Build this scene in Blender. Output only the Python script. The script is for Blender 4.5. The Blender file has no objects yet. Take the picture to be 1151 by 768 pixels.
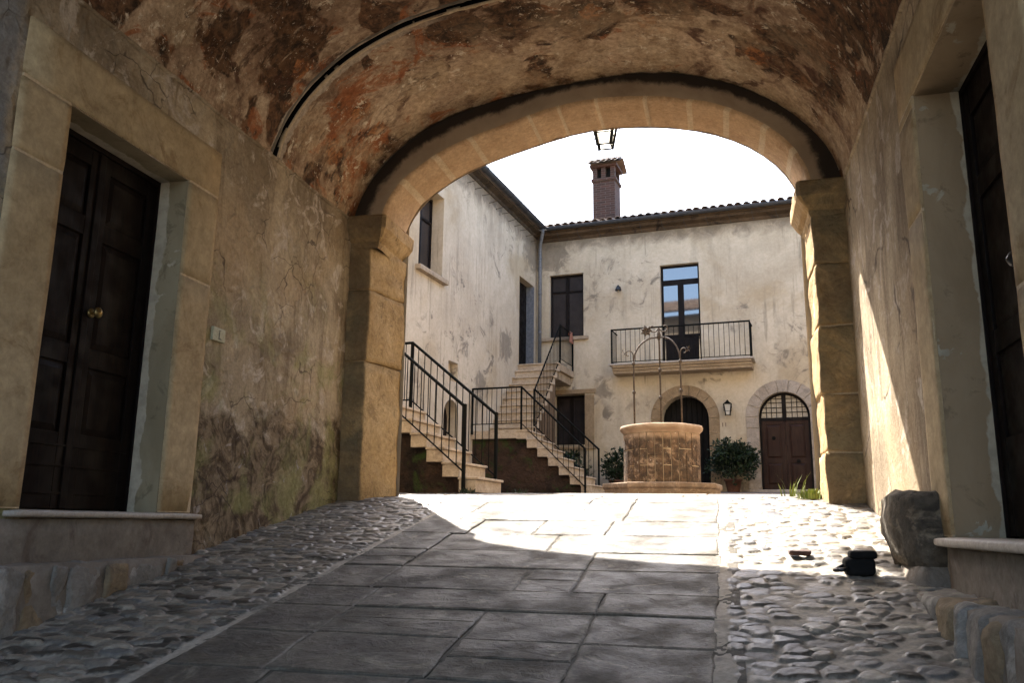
import bpy, bmesh, math, random
import numpy as np
from mathutils import Vector, Matrix, noise as mnoise
R = math.radians
PI = math.pi
random.seed(7); rng = np.random.default_rng(11)
S = bpy.context.scene
C = S.collection

# ------------------------------------------------------------------ camera
PITCH, YAW, ROLL = R(12.1), R(14.05), R(0.7)
fw = Vector((-math.sin(YAW)*math.cos(PITCH), math.cos(YAW)*math.cos(PITCH), math.sin(PITCH)))
rt = Vector((math.cos(YAW), math.sin(YAW), 0)); up = rt.cross(fw)
rt2 = rt*math.cos(ROLL)+up*math.sin(ROLL); up2 = -rt*math.sin(ROLL)+up*math.cos(ROLL)
cd = bpy.data.cameras.new('camera'); cam = bpy.data.objects.new('camera', cd); C.objects.link(cam)
cd.sensor_width = 36; cd.lens = 955/1151*36; cd.clip_start = .05; cd.clip_end = 1500
mw = Matrix.Identity(4)
for i in range(3):
    mw[i][0] = rt2[i]; mw[i][1] = up2[i]; mw[i][2] = -fw[i]
cam.matrix_world = mw
S.camera = cam
# ------------------------------------------------------------------ world, sun, exposure
SUN = Vector((-.65, 1.0, 1.42)).normalized()           # towards the sun
w = bpy.data.worlds.new('World'); S.world = w; w.use_nodes = True
wn = w.node_tree.nodes; bgn = wn['Background']
sky = wn.new('ShaderNodeTexSky'); sky.sky_type = 'NISHITA'; sky.sun_disc = False
sky.sun_elevation = math.asin(SUN.z); sky.sun_rotation = math.atan2(SUN.x, SUN.y)
sky.air_density = 1.0; sky.dust_density = 3.0; sky.ozone_density = 1.0
w.node_tree.links.new(sky.outputs[0], bgn.inputs[0]); bgn.inputs[1].default_value = .15
sl = bpy.data.lights.new('sun', 'SUN'); sl.energy = 4.0; sl.angle = R(.5); sl.color = (1, .93, .83)
so = bpy.data.objects.new('sun', sl); C.objects.link(so)
so.rotation_euler = SUN.to_track_quat('Z', 'Y').to_euler()
S.view_settings.view_transform = 'Standard'; S.view_settings.look = 'None'
S.view_settings.gamma = 1; S.view_settings.use_curve_mapping = False
S.view_settings.exposure = 2.5
S.render.engine = 'CYCLES'
S.cycles.max_bounces = 8; S.cycles.diffuse_bounces = 5; S.cycles.use_denoising = True

# ------------------------------------------------------------------ materials
class NT:
    def __init__(s, name, rough=.9, spec=.3):
        s.m = bpy.data.materials.new(name); s.m.use_nodes = True
        s.t = s.m.node_tree; s.n = s.t.nodes; s.b = s.n['Principled BSDF']
        s.b.inputs['Roughness'].default_value = rough
        s.b.inputs['Specular IOR Level'].default_value = spec
        g = s.n.new('ShaderNodeNewGeometry'); s.P = g.outputs['Position']; s.Nrm = g.outputs['Normal']
    def link(s, a, b): s.t.links.new(a, b)
    def inp(s, sock, v):
        if isinstance(v, bpy.types.NodeSocket): s.link(v, sock)
        elif isinstance(v, (tuple, list)) and len(v) == 3 and sock.type == 'RGBA': sock.default_value = (*v, 1)
        else: sock.default_value = v
    def map(s, vec=None, scale=(1, 1, 1), loc=(0, 0, 0), rot=(0, 0, 0)):
        n = s.n.new('ShaderNodeMapping'); s.inp(n.inputs[0], vec or s.P)
        n.inputs['Scale'].default_value = scale; n.inputs['Location'].default_value = loc; n.inputs['Rotation'].default_value = rot
        return n.outputs[0]
    def noise(s, scale=1, detail=6, rough=.55, dist=0, vec=None, color=False):
        n = s.n.new('ShaderNodeTexNoise'); s.inp(n.inputs['Vector'], vec or s.P)
        n.inputs['Scale'].default_value = scale; n.inputs['Detail'].default_value = detail
        n.inputs['Roughness'].default_value = rough; n.inputs['Distortion'].default_value = dist
        return n.outputs['Color' if color else 'Fac']
    def vor(s, scale=1, vec=None, feature='F1', out='Distance', rnd=1):
        n = s.n.new('ShaderNodeTexVoronoi'); n.feature = feature; s.inp(n.inputs['Vector'], vec or s.P)
        n.inputs['Scale'].default_value = scale; n.inputs['Randomness'].default_value = rnd
        return n.outputs[out]
    def sm(s, v, lo, hi, a=0, b=1):
        n = s.n.new('ShaderNodeMapRange'); n.interpolation_type = 'SMOOTHSTEP'
        s.inp(n.inputs['Value'], v)
        for k, x in (('From Min', lo), ('From Max', hi), ('To Min', a), ('To Max', b)): n.inputs[k].default_value = x
        return n.outputs[0]
    def ma(s, op, a, b=0, c=0):
        n = s.n.new('ShaderNodeMath'); n.operation = op
        s.inp(n.inputs[0], a); s.inp(n.inputs[1], b); s.inp(n.inputs[2], c)
        return n.outputs[0]
    def vm(s, op, a, b):
        n = s.n.new('ShaderNodeVectorMath'); n.operation = op; s.inp(n.inputs[0], a)
        if op == 'SCALE': s.inp(n.inputs['Scale'], b)
        else: s.inp(n.inputs[1], b)
        return n.outputs[0]
    def mix(s, f, a, b, mode='MIX'):
        n = s.n.new('ShaderNodeMix'); n.data_type = 'RGBA'; n.blend_type = mode
        s.inp(n.inputs[0], f); s.inp(n.inputs[6], a); s.inp(n.inputs[7], b)
        return n.outputs[2]
    def sep(s, v):
        n = s.n.new('ShaderNodeSeparateXYZ'); s.inp(n.inputs[0], v); return n.outputs
    def attr(s, name, out='Fac'):
        n = s.n.new('ShaderNodeAttribute'); n.attribute_name = name; return n.outputs[out]
    def warp(s, scale, amt, vec=None):
        c = s.noise(scale, 3, vec=vec, color=True)
        c = s.vm('SUBTRACT', c, (.5, .5, .5)); c = s.vm('SCALE', c, amt)
        return s.vm('ADD', vec or s.P, c)
    def bump(s, h, strength=.5, dist=.01, prev=None):
        n = s.n.new('ShaderNodeBump'); n.inputs['Strength'].default_value = strength
        n.inputs['Distance'].default_value = dist; s.inp(n.inputs['Height'], h)
        if prev: s.link(prev, n.inputs['Normal'])
        return n.outputs[0]
    def grit(s, col, amt=.55, sc=34):
        a = s.sm(s.noise(sc, 10, .78, .3), .36, .64)
        b = s.sm(s.noise(sc*.33, 10, .76, .6, s.map(loc=(11, 5, 2))), .38, .62)
        col = s.mix(s.ma('MULTIPLY', s.ma('SUBTRACT', 1, a), amt), col, s.mix(1, col, (.42, .39, .36), 'MULTIPLY'))
        return s.mix(s.ma('MULTIPLY', s.ma('SUBTRACT', 1, b), amt*.8), col, s.mix(1, col, (.66, .63, .60), 'MULTIPLY'))
    def done(s, col, bump=None, rough=None):
        s.inp(s.b.inputs['Base Color'], col)
        if bump: s.link(bump, s.b.inputs['Normal'])
        if rough is not None: s.inp(s.b.inputs['Roughness'], rough)
        return s.m

def stone(name, c0, c1, c2=None, scale=6, rough=.9, bs=.5, bd=.01, pits=True, spec=.3):
    t = NT(name, rough, spec)
    f = t.sm(t.noise(scale*.35, 6, .6, .6), .3, .7)
    col = t.mix(f, c0, c1)
    f2 = t.sm(t.noise(scale*2.4, 8, .65), .35, .75)
    col = t.mix(t.ma('MULTIPLY', f2, .5), col, tuple(x*.62 for x in c0))
    if c2:
        f3 = t.sm(t.noise(scale*.8, 7, .7, .9, t.map(loc=(3, 9, 1))), .52, .66)
        col = t.mix(f3, col, c2)
    h = t.noise(scale*6, 8, .7)
    b = t.bump(h, bs*.7, bd)
    b = t.bump(t.noise(scale*.9, 4, .5), bs, bd*3, b)
    if pits:
        p = t.sm(t.vor(scale*5, t.warp(scale*2, .1)), .05, .22)
        b = t.bump(p, .3, bd*.6, b)
    return t.done(t.grit(col, .4, scale*6), b)

def plain(name, col, rough=.5, metal=0, spec=.5, var=.25, sc=20):
    t = NT(name, rough, spec); t.b.inputs['Metallic'].default_value = metal
    f = t.noise(sc, 6, .6)
    c = t.mix(t.sm(f, .3, .7), tuple(x*(1-var) for x in col), tuple(min(1, x*(1+var)) for x in col))
    return t.done(c, t.bump(f, .15, .003))

def m_passage_wall(name, side):
    t = NT(name, .93)
    P = t.P; z = t.sep(P)[2]; y = t.sep(P)[1]
    base = t.mix(t.sm(t.noise(1.1, 8, .6, .8), .32, .68), (.275, .212, .138), (.57, .465, .315))
    # vertical runs
    run = t.noise(2.2, 7, .6, .4, t.map(scale=(3, 3, .35)))
    base = t.mix(t.sm(run, .5, .68, 0, .55), base, (.16, .112, .066))
    base = t.mix(t.sm(t.noise(3.4, 9, .68, 1.1, t.map(loc=(5, 1, 2))), .54, .62, 0, .8), base, (0.615, 0.526, 0.423))
    # ochre areas
    base = t.mix(t.sm(t.noise(.7, 4, .5, .5, t.map(loc=(1, 7, 4))), .48, .7, 0, .6), base, (0.471, 0.330, 0.181))
    cracks = t.sm(t.vor(3.2 if side == 'L' else 1.1, t.warp(2.5, .35), 'DISTANCE_TO_EDGE'), .0, .022)
    if side == 'L':
        gm = t.sm(t.ma('ADD', y, t.ma('MULTIPLY', t.noise(2.2, 7, .62, .5), .5)), 3.72, 3.60)
        base = t.mix(t.ma('MULTIPLY', gm, .85), base, t.mix(t.noise(3, 7, .65), (0.176, 0.176, 0.176), (0.328, 0.352, 0.371)))
        # damp brown peeling foot of the wall
        rel = t.ma('SUBTRACT', z, t.ma('MULTIPLY', y, .12))
        foot = t.ma('ADD', rel, t.ma('MULTIPLY', t.noise(1.6, 8, .62, .7), -1.5))
        fm = t.sm(foot, -.86, -.66, 1, 0)
        dk = t.mix(t.sm(t.noise(5, 8, .7, 1.5), .4, .62), (.085, .056, .030), (.285, .215, .135))
        base = t.mix(fm, base, dk)
        alg = t.ma('MULTIPLY', t.sm(t.noise(1.3, 6, .6, 1.0, t.map(loc=(2, 0, 8))), .48, .62), t.sm(rel, 1.9, .2, 0, .6))
        base = t.mix(alg, base, (0.328, 0.323, 0.129))
        flk = t.sm(t.vor(5.0, t.warp(3, .5), 'F1'), .25, .55)
        base = t.mix(t.ma('MULTIPLY', t.sm(t.noise(7, 8, .7, .8), .6, .68), fm), base, (0.393, 0.352, 0.318))
        hgt = t.ma('ADD', t.ma('MULTIPLY', flk, .7), t.ma('MULTIPLY', fm, -.8))
        bump = t.bump(hgt, .7, .03)
    else:
        dk = t.sm(t.noise(2.0, 7, .6, .5, t.map(scale=(4, 4, .4), loc=(0, 3, 0))), .6, .75, 0, .6)
        base = t.mix(dk, base, (0.061, 0.054, 0.041))
        bump = t.bump(t.noise(4, 6, .6), .35, .03)
    base = t.mix(t.ma('MULTIPLY', t.ma('SUBTRACT', 1, cracks), t.sm(t.noise(1.7, 3), .47, .6, 0, .8)), base, (0.061, 0.041, 0.030))
    bump = t.bump(cracks, .35, .006, bump)
    bump = t.bump(t.noise(28, 9, .78), .8, .014, bump)
    return t.done(t.grit(base, .5), bump)

def m_vault():
    t = NT('faded_fresco_plaster', .92)
    W = t.warp(.8, 1.0); W2 = t.warp(2.2, .5, W); y = t.sep(t.P)[1]; x = t.sep(t.P)[0]
    base = t.mix(t.sm(t.noise(.9, 10, .64, .3, W), .36, .62), (0.266, 0.168, 0.105), (0.602, 0.448, 0.301))
    base = t.mix(t.sm(t.noise(2.7, 10, .70, .5, W), .5, .66, 0, .8), base, (0.728, 0.588, 0.420))
    base = t.mix(t.sm(t.noise(6, 10, .72, .7, W2), .5, .62, 0, .55), base, (0.224, 0.126, 0.077))
    # broad dark brown painted scrolls, heavier towards the near bay and the crown
    v = t.ma('ADD', t.noise(1.15, 4, .5, 1.3, t.map(W, loc=(4, 2, 0))), t.sm(y, 7.2, 5.2, -.04, .075))
    edge = t.ma('ADD', v, t.ma('MULTIPLY', t.ma('SUBTRACT', t.noise(11, 8, .72, .5), .5), .07))
    dk = t.mix(t.sm(t.noise(7, 8, .72, .8), .36, .62), (.022, .011, .006), (.215, .108, .05))
    base = t.mix(t.sm(edge, .50, .535, 0, .96), base, dk)
    # painted bands and scroll outlines
    r = t.vor(.75, W2, 'F1'); rr = t.ma('ABSOLUTE', t.ma('SUBTRACT', t.ma('FRACT', t.ma('MULTIPLY', r, 3.4)), .5))
    rr = t.ma('ADD', rr, t.ma('MULTIPLY', t.ma('SUBTRACT', t.noise(9, 8, .7), .5), .25))
    ringm = t.ma('MULTIPLY', t.sm(rr, .13, .04), t.sm(t.noise(1.3, 5, .6, 0, t.map(loc=(8, 1, 1))), .46, .56))
    base = t.mix(t.ma('MULTIPLY', ringm, .85), base, (.085, .03, .015))
    # red ochre
    o = t.ma('ADD', t.noise(1.5, 9, .68, 1.0, t.map(W, loc=(1, 5, 9))), t.ma('MULTIPLY', t.sm(x, -1.4, -3.3, 0, .075), t.sm(y, 5.7, 6.3)))
    base = t.mix(t.sm(o, .585, .64, 0, .85), base, t.mix(t.noise(12, 6), (0.504, 0.175, 0.056), (0.266, 0.098, 0.042)))
    # the painted patches that can still be told apart
    def patch(base, pts, colr, amt, n_sc, seed):
        for k, (px, py, pz, r0) in enumerate(pts):
            dn = t.n.new('ShaderNodeVectorMath'); dn.operation = 'DISTANCE'; t.link(t.map(scale=(1, 1, 1)), dn.inputs[0]); dn.inputs[1].default_value = (px, py, pz)
            dd = t.ma('ADD', dn.outputs['Value'], t.ma('MULTIPLY', t.ma('SUBTRACT', t.noise(n_sc, 9, .68, 1.2, t.map(loc=(seed, k, 2))), .5), 2.3*r0))
            base = t.mix(t.sm(dd, r0, r0*.8, 0, amt), base, colr)
        return base
    br = t.mix(t.sm(t.noise(9, 9, .74, .8), .40, .60), (.024, .012, .006), (.16, .082, .036))
    tn = t.mix(t.sm(t.noise(5, 9, .7, .4), .35, .65), (.36, .25, .15), (.60, .47, .32))
    og = t.mix(t.sm(t.noise(10, 9, .74, .8), .42, .58), (.48, .20, .07), (.13, .055, .024))
    base = patch(base, [(-2.57, 6.9, 4.07, .28), (-1.97, 7.15, 4.21, .34), (-1.2, 7.2, 4.29, .36), (-.45, 7.2, 4.29, .34), (-3.42, 6.35, 3.42, .24), (-3.48, 4.5, 3.33, .2), (.3, 7.2, 4.02, .22)], tn, .85, 2.2, 3)
    base = patch(base, [(-2.1, 6.28, 4.17, .24), (-1.6, 6.4, 4.26, .30), (-1.04, 6.6, 4.31, .30), (-.4, 6.45, 4.28, .26), (.59, 6.55, 3.85, .22), (.95, 6.6, 3.48, .18), (-3.4, 4.9, 3.4, .26), (-3.2, 5.5, 3.7, .32), (-3.0, 4.9, 3.9, .3), (-3.57, 6.6, 3.12, .13), (1.0, 5.8, 3.38, .22)], br, .93, 3.0, 7)
    base = patch(base, [(-3.16, 6.65, 3.73, .12), (-3.14, 7.1, 3.74, .12), (-3.42, 6.8, 3.40, .14), (-.95, 6.5, 4.3, .12), (-.5, 6.7, 4.3, .10), (-3.25, 5.75, 3.65, .1), (.42, 6.94, 3.98, .12)], og, .9, 4.5, 5)
    # scrape marks following the curve
    d = t.noise(7, 9, .74, .5, t.map(scale=(.35, 1, .35), rot=(0, 0, .25)))
    base = t.mix(t.sm(d, .56, .66, 0, .75), base, (.075, .04, .025))
    d2 = t.noise(6, 9, .74, .5, t.map(scale=(.3, 1, .3), loc=(4, 4, 4), rot=(0, 0, -.3)))
    base = t.mix(t.sm(d2, .58, .66, 0, .7), base, (0.700, 0.560, 0.392))
    # pale flakes where paint has fallen
    fl = t.ma('MULTIPLY', t.sm(t.noise(10, 10, .76, .4), .56, .59), t.sm(t.noise(1.3, 4, .6, .6, t.map(loc=(6, 6, 2))), .48, .56))
    base = t.mix(t.ma('MULTIPLY', fl, .95), base, (0.800, 0.700, 0.532))
    fl2 = t.ma('MULTIPLY', t.sm(t.noise(30, 8, .74), .61, .64), t.sm(t.noise(1.9, 4), .46, .56))
    base = t.mix(fl2, base, (0.800, 0.742, 0.588))
    base = t.mix(t.sm(t.noise(2.9, 9, .74, .9, t.map(loc=(9, 9, 3))), .60, .66, 0, .85), base, (.028, .018, .013))
    pale = t.ma('MULTIPLY', t.sm(y, 6.0, 7.0), t.sm(t.noise(1.5, 8, .66, .5, t.map(loc=(3, 3, 3))), .47, .57, 0, .62))
    base = t.mix(pale, base, t.mix(t.sm(t.noise(4, 9, .7, .4), .35, .65), (0.728, 0.560, 0.364), (0.476, 0.329, 0.196)))
    lip = t.ma('ABSOLUTE', t.ma('SUBTRACT', y, 6.03)); lip = t.ma('ADD', lip, t.ma('MULTIPLY', t.ma('SUBTRACT', t.noise(4, 8, .7, .5), .5), .16))
    base = t.mix(t.ma('MULTIPLY', t.sm(lip, .105, .085, 0, .9), t.sm(x, -1.9, -2.7)), base, t.mix(t.noise(14, 7, .7), (.42, .35, .27), (.62, .54, .43)))
    soot = t.sm(t.ma('ADD', t.attr('soot'), t.ma('MULTIPLY', t.noise(3.5, 7, .68, .5), .7)), 1.0, 1.18, 0, .92)
    base = t.mix(soot, base, (.022, .016, .012))
    b = t.bump(t.noise(2.2, 6, .6), .4, .05)
    b = t.bump(fl, -.6, .008, b)
    b = t.bump(t.noise(30, 9, .78), .7, .012, b)
    return t.done(t.grit(base, .7, 22), b)

def m_arch_face():
    t = NT('sooty_arch_plaster', .93)
    base = t.mix(t.sm(t.noise(1.4, 8, .6, .4), .35, .65), (.24, .175, .115), (.36, .28, .19))
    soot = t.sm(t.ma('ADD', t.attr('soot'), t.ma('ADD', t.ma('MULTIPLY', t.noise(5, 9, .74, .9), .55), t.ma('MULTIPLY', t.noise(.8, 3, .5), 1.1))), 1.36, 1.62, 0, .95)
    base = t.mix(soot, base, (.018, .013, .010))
    return t.done(base, t.bump(t.noise(22, 8, .75), .5, .01, t.bump(t.noise(3, 5), .4, .03)))

def m_court_plaster(name, base0, base1, spots=()):
    t = NT(name, .93)
    z = t.sep(t.P)[2]
    col = t.mix(t.sm(t.noise(.55, 8, .6, .5), .35, .65), base0, base1)
    col = t.mix(t.sm(t.noise(1.5, 6, .6, .3, t.map(scale=(1.6, 1.6, .22))), .5, .72, 0, .5), col, tuple(x*.62 for x in base0))
    col = t.mix(t.sm(t.noise(.38, 5, .55, .8, t.map(loc=(7, 2, 5))), .5, .66, 0, .55), col, (.37, .275, .15))
    bl = t.ma('MULTIPLY', t.sm(t.noise(1.9, 9, .7, 1.0, t.map(loc=(2, 4, 1))), .53, .64), t.sm(t.noise(.4, 3, .5, 0, t.map(loc=(12, 4, 9))), .47, .6))
    col = t.mix(t.ma('MULTIPLY', bl, .75), col, (.10, .085, .07))
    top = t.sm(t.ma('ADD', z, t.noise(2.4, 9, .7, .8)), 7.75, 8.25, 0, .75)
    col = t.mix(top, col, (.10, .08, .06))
    streak = t.ma('MULTIPLY', t.sm(t.noise(3.2, 8, .7, .2, t.map(scale=(2.6, 2.6, .12), loc=(1, 2, 3))), .52, .66), t.sm(t.noise(.7, 4, .5, .5, t.map(loc=(5, 5, 5))), .45, .6, 0, .6))
    col = t.mix(streak, col, tuple(x*.45 for x in base0))
    for (px, py, pz, r0) in spots:
        dn = t.n.new('ShaderNodeVectorMath'); dn.operation = 'DISTANCE'; t.link(t.P, dn.inputs[0]); dn.inputs[1].default_value = (px, py, pz)
        dd = t.ma('ADD', dn.outputs['Value'], t.ma('MULTIPLY', t.ma('SUBTRACT', t.noise(2.6, 9, .7, 1.0, t.map(loc=(px, py, pz))), .5), 2.6*r0))
        col = t.mix(t.sm(dd, r0, r0*.55, 0, .68), col, t.mix(t.noise(8, 7, .7), (.075, .065, .052), (.22, .185, .14)))
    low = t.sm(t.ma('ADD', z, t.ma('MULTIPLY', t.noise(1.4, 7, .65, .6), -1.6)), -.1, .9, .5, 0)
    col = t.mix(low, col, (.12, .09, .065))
    b = t.bump(t.noise(3, 6, .6), .3, .03)
    return t.done(t.grit(col, .22, 14), t.bump(t.noise(26, 8, .75), .5, .008, b))

def m_attr_stone():
    """cobbles: 'mask' = stone / mortar, 'rnd' = which stone"""
    t = NT('river_cobbles', .6, .45)
    r = t.attr('rnd'); m = t.attr('mask')
    cr = t.n.new('ShaderNodeValToRGB'); t.link(r, cr.inputs[0]); e = cr.color_ramp.elements
    e[0].position = 0; e[0].color = (.035, .030, .025, 1); e[1].position = 1; e[1].color = (.46, .40, .31, 1)
    for p, c in ((.14, (.09, .075, .058)), (.30, (.20, .17, .13)), (.50, (.17, .165, .155)), (.66, (.32, .265, .195)), (.82, (.25, .215, .17))):
        k = e.new(p); k.color = (*c, 1)
    col = t.mix(t.sm(t.noise(16, 8, .65), .35, .7), cr.outputs[0], t.mix(.5, cr.outputs[0], (.04, .036, .03)))
    mor = t.mix(t.noise(9, 7, .7), (.30, .265, .21), (.46, .405, .325))
    dark_mask = t.sm(t.noise(1.6, 6, .6, .5), .52, .66)
    mor = t.mix(t.ma('MULTIPLY', dark_mask, .7), mor, (.055, .052, .038))
    col = t.mix(m, mor, col)
    col = t.mix(t.sm(t.noise(5, 8, .7, .5), .58, .68, 0, .65), col, (.24, .215, .18))
    b = t.bump(t.noise(60, 8, .7), .5, .004); b = t.bump(t.noise(14, 5, .6), .5, .012, b)
    col = t.grit(col, .45, 45)
    rough = t.ma('ADD', t.ma('MULTIPLY', m, -.34), t.sm(t.noise(7, 4), .3, .7, .72, .92))
    return t.done(col, b, rough)

def m_slab():
    t = NT('worn_paving_slab', .6, .4)
    r = t.attr('rnd')
    c = t.mix(r, (.060, .050, .036), (.108, .091, .066))
    c = t.mix(t.sm(t.noise(2.2, 9, .66, .7), .42, .66, 0, .8), c, (.065, .056, .045))
    c = t.mix(t.sm(t.noise(3.1, 9, .7, 1.2, t.map(loc=(5, 5, 0))), .57, .66, 0, .7), c, (.25, .22, .165))
    c = t.mix(t.sm(t.noise(26, 8, .72), .58, .66, 0, .45), c, (.045, .04, .036))
    em = t.sm(t.ma('ADD', t.attr('edge'), t.ma('MULTIPLY', t.ma('SUBTRACT', t.noise(3.5, 8, .68, .6), .5), 1.6)), .85, 1.05, 0, .7)
    c = t.mix(em, c, t.mix(t.noise(30, 6), (.10, .09, .068), (.24, .21, .165)))
    b = t.bump(t.noise(45, 9, .75), .8, .006); b = t.bump(t.noise(9, 9, .7, .8), .8, .02, b); b = t.bump(t.noise(3, 5, .6, .6), .5, .02, b)
    return t.done(t.grit(c, .6, 40), b, t.sm(t.noise(4, 6, .6), .35, .7, .5, .85))

MAT = {}
MAT['wallL'] = m_passage_wall('peeling_ochre_plaster', 'L')
MAT['wallR'] = m_passage_wall('tan_plaster', 'R')
MAT['vault'] = m_vault(); MAT['archface'] = m_arch_face()
MAT['sand'] = stone('ochre_sandstone', (.34, .24, .12), (.42, .32, .18), (.25, .18, .105), 5, bs=.35)
MAT['sandL'] = stone('door_surround_sandstone', (0.425, 0.319, 0.175), (0.537, 0.419, 0.250), (0.312, 0.219, 0.112), 3.0, bs=.3)
def m_pier():
    t = NT('worn_golden_pier_stone', .92)
    c = t.mix(t.sm(t.noise(1.3, 8, .62, .6), .34, .66), (0.450, 0.294, 0.125), (0.587, 0.413, 0.206))
    c = t.mix(t.sm(t.noise(5, 9, .7, .8), .52, .66, 0, .7), c, (0.288, 0.188, 0.081))
    c = t.mix(t.sm(t.noise(9, 9, .74, .5), .58, .66, 0, .6), c, (0.125, 0.094, 0.056))
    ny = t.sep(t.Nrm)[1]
    dark_mask = t.ma('MULTIPLY', t.sm(t.ma('MULTIPLY', ny, -1), .35, .8), t.sm(t.noise(1.6, 8, .66, .6, t.map(loc=(3, 1, 6))), .36, .55, .35, .95))  # duller brown tone on faces turned towards the street
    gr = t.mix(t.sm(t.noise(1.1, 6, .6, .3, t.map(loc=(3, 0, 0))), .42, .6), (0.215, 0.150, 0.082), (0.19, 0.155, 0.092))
    c = t.mix(dark_mask, c, gr)
    b = t.bump(t.noise(22, 9, .75), .8, .014); b = t.bump(t.noise(4, 8, .66, .9), .9, .06, b)
    return t.done(t.grit(c, .45, 26), b)
MAT['pier'] = m_pier()
MAT['soffit'] = stone('arch_soffit_stone', (0.504, 0.336, 0.185), (0.605, 0.426, 0.252), (0.426, 0.274, 0.151), 7, bs=.4)
MAT['joint'] = stone('pale_lime_mortar', (.58, .44, .27), (.66, .53, .36), None, 12, bs=.35)
def m_reveal(name, a, b, pale, thr):
    t = NT(name, .92)
    x = t.ma('ABSOLUTE', t.ma('ADD', t.sep(t.P)[0], 1.24))
    c = t.mix(t.sm(t.noise(2.4, 7, .6, .4, t.map(scale=(1, 1, .4))), .35, .65), a, b)
    c = t.mix(t.sm(t.noise(6, 8, .7, .5), .55, .66, 0, .6), c, tuple(v*.55 for v in a))
    e = t.ma('ADD', x, t.ma('MULTIPLY', t.ma('SUBTRACT', t.noise(2.8, 6, .6, .6), .5), .16))
    m = t.sm(e, thr, thr+.012)
    m = t.ma('MAXIMUM', m, t.sm(t.noise(3.2, 6, .6, .9, t.map(loc=(4, 4, 7))), .64, .66))
    c = t.mix(m, c, t.mix(t.sm(t.noise(9, 7, .7), .4, .65), pale, tuple(v*.75 for v in pale)))
    return t.done(c, t.bump(t.noise(24, 8, .7), .4, .006, t.bump(m, .4, .004)))
MAT['revL'] = m_reveal('patched_left_jamb', (.22, .175, .105), (.30, .25, .16), (.46, .40, .30), 2.505)
MAT['revR'] = m_reveal('patched_right_jamb', (.25, .18, .105), (.33, .245, .15), (.42, .37, .27), 2.56)
MAT['reveal'] = stone('grey_reveal_plaster', (.15, .128, .098), (.20, .175, .14), (.30, .275, .24), 2.0, bs=.3, pits=False)
MAT['reveal2'] = stone('dark_ashlar_jamb', (.13, .105, .07), (.19, .155, .105), (.09, .075, .055), 2.4, bs=.35)
MAT['sillm'] = stone('worn_marble_sill', (.40, .35, .29), (.48, .43, .37), None, 9, .55, .2)
MAT['plinth'] = stone('grey_cement_render', (0.189, 0.159, 0.124), (0.290, 0.250, 0.203), (0.135, 0.105, 0.078), 3, bs=.55)
MAT['kerbA'] = stone('rough_ledge_stone_grey', (.17, .155, .13), (.30, .28, .245), (.40, .375, .33), 4.5, bs=.9, bd=.02)
MAT['kerbB'] = stone('rough_ledge_stone_ochre', (.22, .16, .095), (.30, .23, .14), (.12, .095, .07), 4.5, bs=.9, bd=.02)
MAT['guard'] = stone('dark_pitted_guard_stone', (.045, .038, .03), (.20, .165, .12), (.27, .22, .155), 6, bs=1, bd=.03)
MAT['cobble'] = m_attr_stone(); MAT['slab'] = m_slab()
MAT['bed'] = stone('sandy_joint_bed', (.10, .09, .072), (.155, .14, .115), (.06, .057, .04), 9, bs=.8)
MAT['court'] = stone('reddish_court_paving', (0.204, 0.162, 0.138), (0.264, 0.216, 0.186), (0.156, 0.132, 0.114), 2, bs=.4)
MAT['earth'] = stone('pale_dry_ground', (.22, .19, .15), (.30, .26, .21), None, 1, bs=.4)
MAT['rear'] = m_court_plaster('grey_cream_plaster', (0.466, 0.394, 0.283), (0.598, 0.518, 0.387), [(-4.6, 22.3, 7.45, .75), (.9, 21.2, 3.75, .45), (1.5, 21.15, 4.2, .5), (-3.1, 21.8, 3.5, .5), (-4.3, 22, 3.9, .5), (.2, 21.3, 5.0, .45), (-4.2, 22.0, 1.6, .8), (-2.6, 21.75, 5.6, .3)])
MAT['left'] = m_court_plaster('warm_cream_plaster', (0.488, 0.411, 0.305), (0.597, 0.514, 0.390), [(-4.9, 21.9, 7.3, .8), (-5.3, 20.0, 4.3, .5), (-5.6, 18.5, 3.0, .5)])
MAT['trav'] = stone('travertine_steps', (0.493, 0.399, 0.290), (0.609, 0.507, 0.384), (0.362, 0.283, 0.203), 6, bs=.3)
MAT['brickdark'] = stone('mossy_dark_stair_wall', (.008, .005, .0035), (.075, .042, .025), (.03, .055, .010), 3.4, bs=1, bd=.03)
MAT['brownwall'] = stone('brown_stair_side', (.15, .10, .06), (.20, .14, .09), None, 3, bs=.5)
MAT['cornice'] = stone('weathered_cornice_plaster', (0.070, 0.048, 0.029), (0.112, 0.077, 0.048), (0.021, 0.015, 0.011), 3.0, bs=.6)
MAT['eavedark'] = stone('shaded_eave_plaster', (.045, .035, .026), (.10, .075, .05), (.02, .016, .012), 4, bs=.7)  # dark tone paints in the rafters' shade under the left eave
MAT['mould'] = stone('pale_balcony_stone', (0.378, 0.301, 0.210), (0.462, 0.378, 0.273), (0.280, 0.217, 0.147), 4, bs=.3)
MAT['archtan'] = stone('tan_arch_surround', (0.284, 0.203, 0.115), (0.351, 0.263, 0.162), None, 4, bs=.3)
MAT['archpale'] = stone('pale_arch_surround', (0.357, 0.302, 0.240), (0.449, 0.388, 0.318), (0.264, 0.225, 0.178), 4, bs=.3)
MAT['iron'] = plain('dark_green_iron', (.0035, .0042, .0035), .7, .0, .08)
MAT['rust'] = plain('weathered_wrought_iron', (.055, .042, .032), .75, 0, .25, .5, 40)
MAT['zinc'] = plain('grey_zinc', (.13, .14, .155), .6, .2)
MAT['zincd'] = plain('dark_zinc', (.035, .038, .044), .55, .2)
MAT['wood'] = None
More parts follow.
